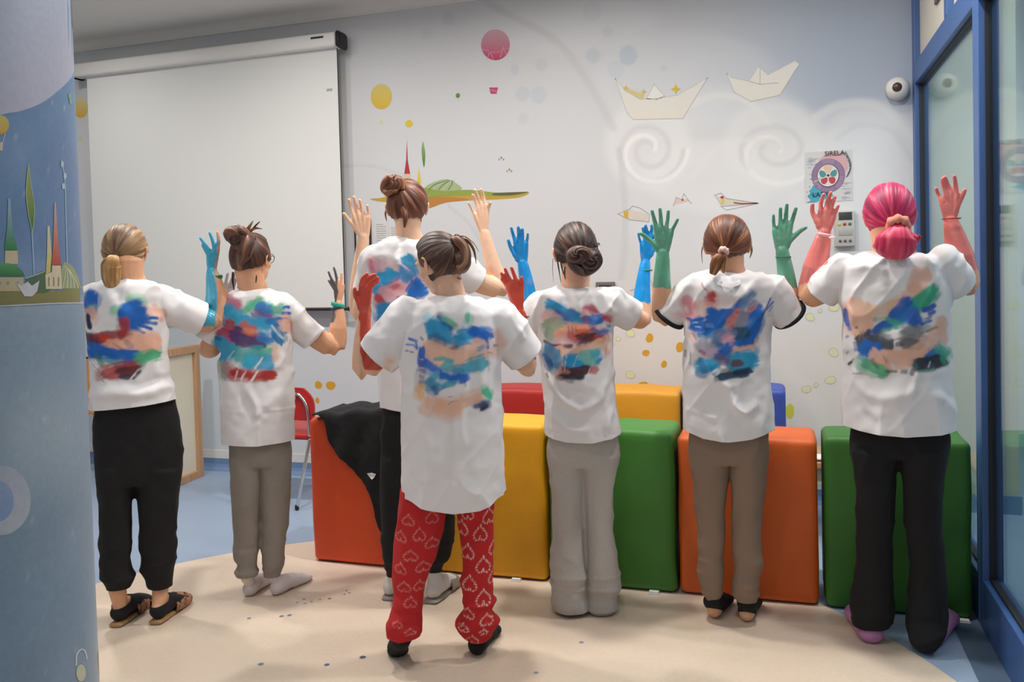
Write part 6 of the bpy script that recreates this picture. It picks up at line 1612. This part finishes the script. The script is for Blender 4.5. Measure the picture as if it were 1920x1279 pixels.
    p.strand(h, [p.H(-.085, .01, -.0), p.H(-.096, .005, -.04), p.H(-.094, .0, -.085)], [.003, .002, .0008], pal, n=8, seed=4, depth=0)
    p.band(1468.5, 482, .052, .0275, .002, '2f6a54', lab='thin dark green string bracelet')
    return p

# ------------------------------------------------------------------ person 7: pink hair, black flared trousers, clogs
def pink():
    p = Person((1678, 1205), 'person with bright pink hair, coral hands, black flared trousers and lilac clogs by the glass', 'e0ac8a')
    p.head(344, 1617, 1717, yaw=.05, pitch=.05, neck=(1676, 478, 54, 0), size=.97)
    p.arm([(1575, 505, 60, 0), (1540, 540, 50, .04), (1521, 552, 40, .08), (1530, 500, 38, .06)], (1546, 436, .04),
          [[(1524, 384), (1523, 397), (1531, 414)], [(1545, 365), (1539, 380), (1539, 393)], [(1558, 362), (1552, 377), (1550, 392)], [(1566, 370), (1561, 382), (1557, 396)], [(1572, 386), (1568, 395), (1563, 406)]],
          fr=.92, paint=('e0807a', 530))
    p.arm([(1768, 490, 60, 0), (1795, 525, 50, .04), (1808, 530, 40, .06), (1799, 480, 37, .05)], (1782, 413, .04),
          [[(1808.5, 357), (1803, 370), (1795, 385)], [(1789, 331), (1792, 347), (1794, 365)], [(1771, 333), (1777, 347), (1783, 362)], [(1767, 336), (1769, 350), (1775, 364)], [(1755, 354), (1758, 362), (1765, 373)]],
          fr=.90, paint=('e0807a', 507))
    rows = [(474, 1640, 1722, .065), (478, 1606, 1750, .09), (486, 1584, 1768, .105), (504, 1574, 1778, .118), (545, 1574, 1784, .122), (600, 1581, 1782, .12), (680, 1584, 1783, .12), (750, 1585, 1784, .122), (822, 1587, 1787, .126)]
    bl, gr, pe, dk = '1f5cb4', '2fa07c', 'e0b09a', '3c4452'
    P_ = zc(1560, 480, 5.329, [
        (pe, .75, 110, [(890, 200), (840, 310)]), (pe, .6, 60, [(820, 330), (700, 420), (580, 500)]), (pe, .85, 150, [(230, 530), (290, 560), (260, 700)]), ('d8b898', .6, 70, [(340, 560), (500, 560), (600, 500)]), (pe, .6, 50, [(360, 620), (370, 760)]), (pe, .8, 60, [(1090, 650), (1120, 850)]), (pe, .55, 90, [(1040, 760), (1000, 880)]),
        (gr, .95, 90, [(800, 510), (900, 440), (990, 370)]), (gr, .8, 30, [(1000, 320), (1020, 290)]), ('2a86a0', .85, 90, [(700, 610), (780, 550)]), (bl, .95, 80, [(640, 590), (700, 520), (730, 470)]), ('2a6ab0', .8, 70, [(660, 640), (760, 590)]), ('3c9c88', .85, 60, [(560, 650), (640, 690)]), (bl, .95, 50, [(440, 750), (510, 700), (560, 700)]), (gr, .6, 30, [(510, 750), (580, 730)]), ('46a08c', .5, 40, [(440, 640), (480, 640)]), ('6a8ab8', .6, 16, [(780, 440), (820, 410)]),
        ('2f62bc', .9, 80, [(800, 580), (830, 640)]), (bl, .9, 40, [(820, 690), (850, 660)]), (bl, .95, 40, [(930, 540), (1010, 505)]), (bl, .9, 36, [(980, 575), (1010, 560)]), (bl, .85, 28, [(900, 685), (980, 650)]), ('2a4a80', .7, 24, [(950, 630), (990, 610)]),
        (bl, .9, 36, [(125, 550), (150, 690)]), (bl, .7, 26, [(165, 700), (175, 740)]), (bl, .7, 20, [(135, 825), (155, 810)]), (bl, .6, 20, [(220, 870), (230, 950)]), ('3a4a88', .9, 40, [(340, 780), (370, 750)]),
        (dk, .92, 130, [(340, 850), (350, 890)]), (dk, .9, 110, [(450, 850), (510, 880)]), ('1c62b4', .97, 100, [(340, 930), (440, 950)]), ('1c62b4', .95, 60, [(370, 880), (400, 960)]), ('4a4c54', .85, 40, [(590, 850), (590, 930)]), ('4a4c54', .6, 12, [(600, 840), (680, 820)]), ('5a5c62', .7, 36, [(660, 880), (700, 880)]), ('6a6c70', .7, 90, [(760, 760), (830, 740)]), ('5a5c62', .8, 60, [(740, 870), (840, 885)]), ('8a8a8c', .5, 50, [(850, 760), (900, 750)]), ('4a4c54', .6, 26, [(950, 750), (1050, 710)]), ('2a2c30', .85, 22, [(230, 830), (260, 800)]), ('2a2c30', .85, 18, [(235, 720), (245, 718)]),
        (pe, .85, 90, [(440, 1000), (520, 1110)]), (pe, .85, 110, [(560, 1020), (700, 1030)]), (pe, .85, 100, [(790, 990), (880, 940)]), (pe, .7, 80, [(780, 1040), (860, 1000)]), ('8a6a80', .5, 20, [(520, 1000), (550, 1060)]),
        ('4aa47c', .92, 70, [(340, 1070), (420, 1120), (500, 1160)]), ('6aac94', .5, 60, [(280, 1040), (340, 1060)]), ('4a5a54', .6, 30, [(400, 1040), (450, 1110)]), ('2f6ab4', .9, 60, [(970, 1040), (1040, 980)]), ('3aa88c', .8, 60, [(1090, 950), (1150, 980)]), ('232c3a', .95, 80, [(880, 1090), (1000, 1080), (1090, 1060)]), ('3a9c80', .8, 40, [(1110, 1020), (1130, 1090)]), ('3a9c88', .7, 30, [(900, 1150), (1010, 1150)]), ('3a7a80', .7, 26, [(830, 1070), (850, 1110)]), ('e9e6e6', .9, 12, [(980, 1060), (960, 1110)]),
        ('50504c', .8, 30, [(550, 1150), (640, 1150)]), ('5a5a58', .75, 36, [(700, 1150), (740, 1155)]), ('4a5a5c', .75, 30, [(800, 1170), (820, 1130)]), ('232428', .95, 22, [(165, 1100), (195, 1070)]), ('232428', .9, 16, [(200, 1050), (215, 1040)]), ('3a3a3c', .85, 12, [(210, 1182), (290, 1180)]), ('3a3a3c', .8, 14, [(135, 990), (155, 970)])])
    p.shirt(rows, [((1582, 505, 0), (1541, 552, .03), (.066, .07), (.060, .068)), ((1772, 495, 0), (1801, 538, .05), (.066, .07), (.058, .068))],
            [(1587, 806), (1640, 814), (1700, 819), (1788, 817)], P_,
            [([(1600, 500), (1640, 505), (1655, 510)], .008, .012), ([(1650, 500), (1655, 540)], .012, .008), ([(1740, 740), (1770, 760), (1782, 800)], .012, .012), ([(1600, 720), (1660, 745), (1720, 735)], .014, .010), ([(1700, 780), (1720, 700)], .010, .008), ([(1600, 760), (1640, 790)], .012, -.008), ([(1730, 480), (1745, 500)], .01, .01), ([(1580, 560), (1600, 600)], .01, .01)], seed=7)
    p.collar(1644, 1720, 475, dip=.012, b=.072)
    p.trousers([(790, 1594, 1780, .12), (825, 1591, 1784, .122), (855, 1592, 1782, .11)],
               [[(845, 1592, 1688), (900, 1602, 1682), (950, 1608, 1679), (1000, 1607, 1676), (1060, 1604, 1674), (1110, 1597, 1673), (1150, 1593, 1675), (1172, 1597, 1671), (1180, 1600, 1667)],
                [(845, 1684, 1782), (900, 1690, 1771), (950, 1694, 1766), (1000, 1699, 1766), (1060, 1706, 1772), (1110, 1705, 1778), (1160, 1700, 1778), (1200, 1705, 1773, -.03), (1218, 1712, 1764, -.04), (1226, 1722, 1757, -.04)]], '0f0f12', M_HEATH, seed=15, noise=.8)
    for h, t, up in ((p.FL(1638, 1211), p.FL(1606, 1160), p.L(1635, 1170)), (p.FL(1744, 1212), p.FL(1774, 1172), p.L(1740, 1180))):
        d = (t-h)/np.linalg.norm(t-h); t = h+d*.23
        p.foot(p.body, h+d*.035, t, up+[0, .012, .02], z0=.022, ankle=.030, sz=.9)
        bm = bmesh.new(); sd = (d[1], -d[0], 0)
        limb(bm, [h+d*.03+[0, 0, .034], h+d*.08+[0, 0, .034], h+d*.14+[0, 0, .042], h+d*.20+[0, 0, .038], h+d*.235+[0, 0, .030]], [(.046, .036), (.046, .036), (.050, .042), (.055, .037), (.042, .028)], side=sd, n=24)
        p.soft('clog', bm, 'b77aa8', M_BAND, noise=0, it=3, cut=[((0, 0, .001), (0, 0, -1))], label='lilac rubber clog')
    p.finish()
    hb = HB(); pal = ('c2245c', '8c1048', 'ee7a84')
    cap(hb, p.hc, (.093*p.hk, .108*p.hk, .112*p.hk), p.M3, (.06, -.86, -.48), pal, 17, low=-.74, nu=260)
    h = p.hair(hb)
    T = p.L(1684, 424, -.125)
    hb = HB(); pal2 = ('d4305c', 'a01c48', 'f06878')
    lock(hb, [T+[0, .02, .01], T+[0, -.015, -.012], p.L(1681, 446, -.15), p.L(1679, 462, -.14), p.L(1677, 476, -.12)], [.020, .034, .062, .066, .050], pal2, flat=.62, seed=8, depth=.08, grooves=11, n=48)
    lock(hb, [p.L(1700, 440, -.12), p.L(1714, 447, -.13), p.L(1722, 444, -.13), p.L(1716, 458, -.13)], [.016, .018, .010, .003], pal2, flat=.5, seed=9)
    lock(hb, [p.L(1664, 442, -.12), p.L(1650, 456, -.13), p.L(1642, 462, -.13), p.L(1646, 470, -.12)], [.016, .018, .010, .003], pal2, flat=.5, seed=10)
    p.hair(hb, 'ponytail', h)
    p.torus(T+[0, -.006, .004], .026, .014, (0, -.75, -.65), 'd98f7c', h, 'scrunchie', lumps=.22)
    p.band(1549, 441, .04, .0285, .006, 'e6b4b8', lab='pale pink wristband', tilt=-.25)
    bm = bmesh.new(); q = p.L(1560.5, 445.5, .01); ellipsoid(bm, q, (.012, .004, .005), seg=12); link('wristband_clasp', bm_mesh(bm), M_PAPER, p.root)
    p.band(1784, 410, .04, .0285, .0025, '9a3a38', lab='thin red string bracelet')
    return p

PEOPLE = [blonde, joggers, tall, hearts, flared, taupe, pink]
for fn in PEOPLE: fn()
for im in list(bpy.data.meshes):
    if im.users == 0: bpy.data.meshes.remove(im)
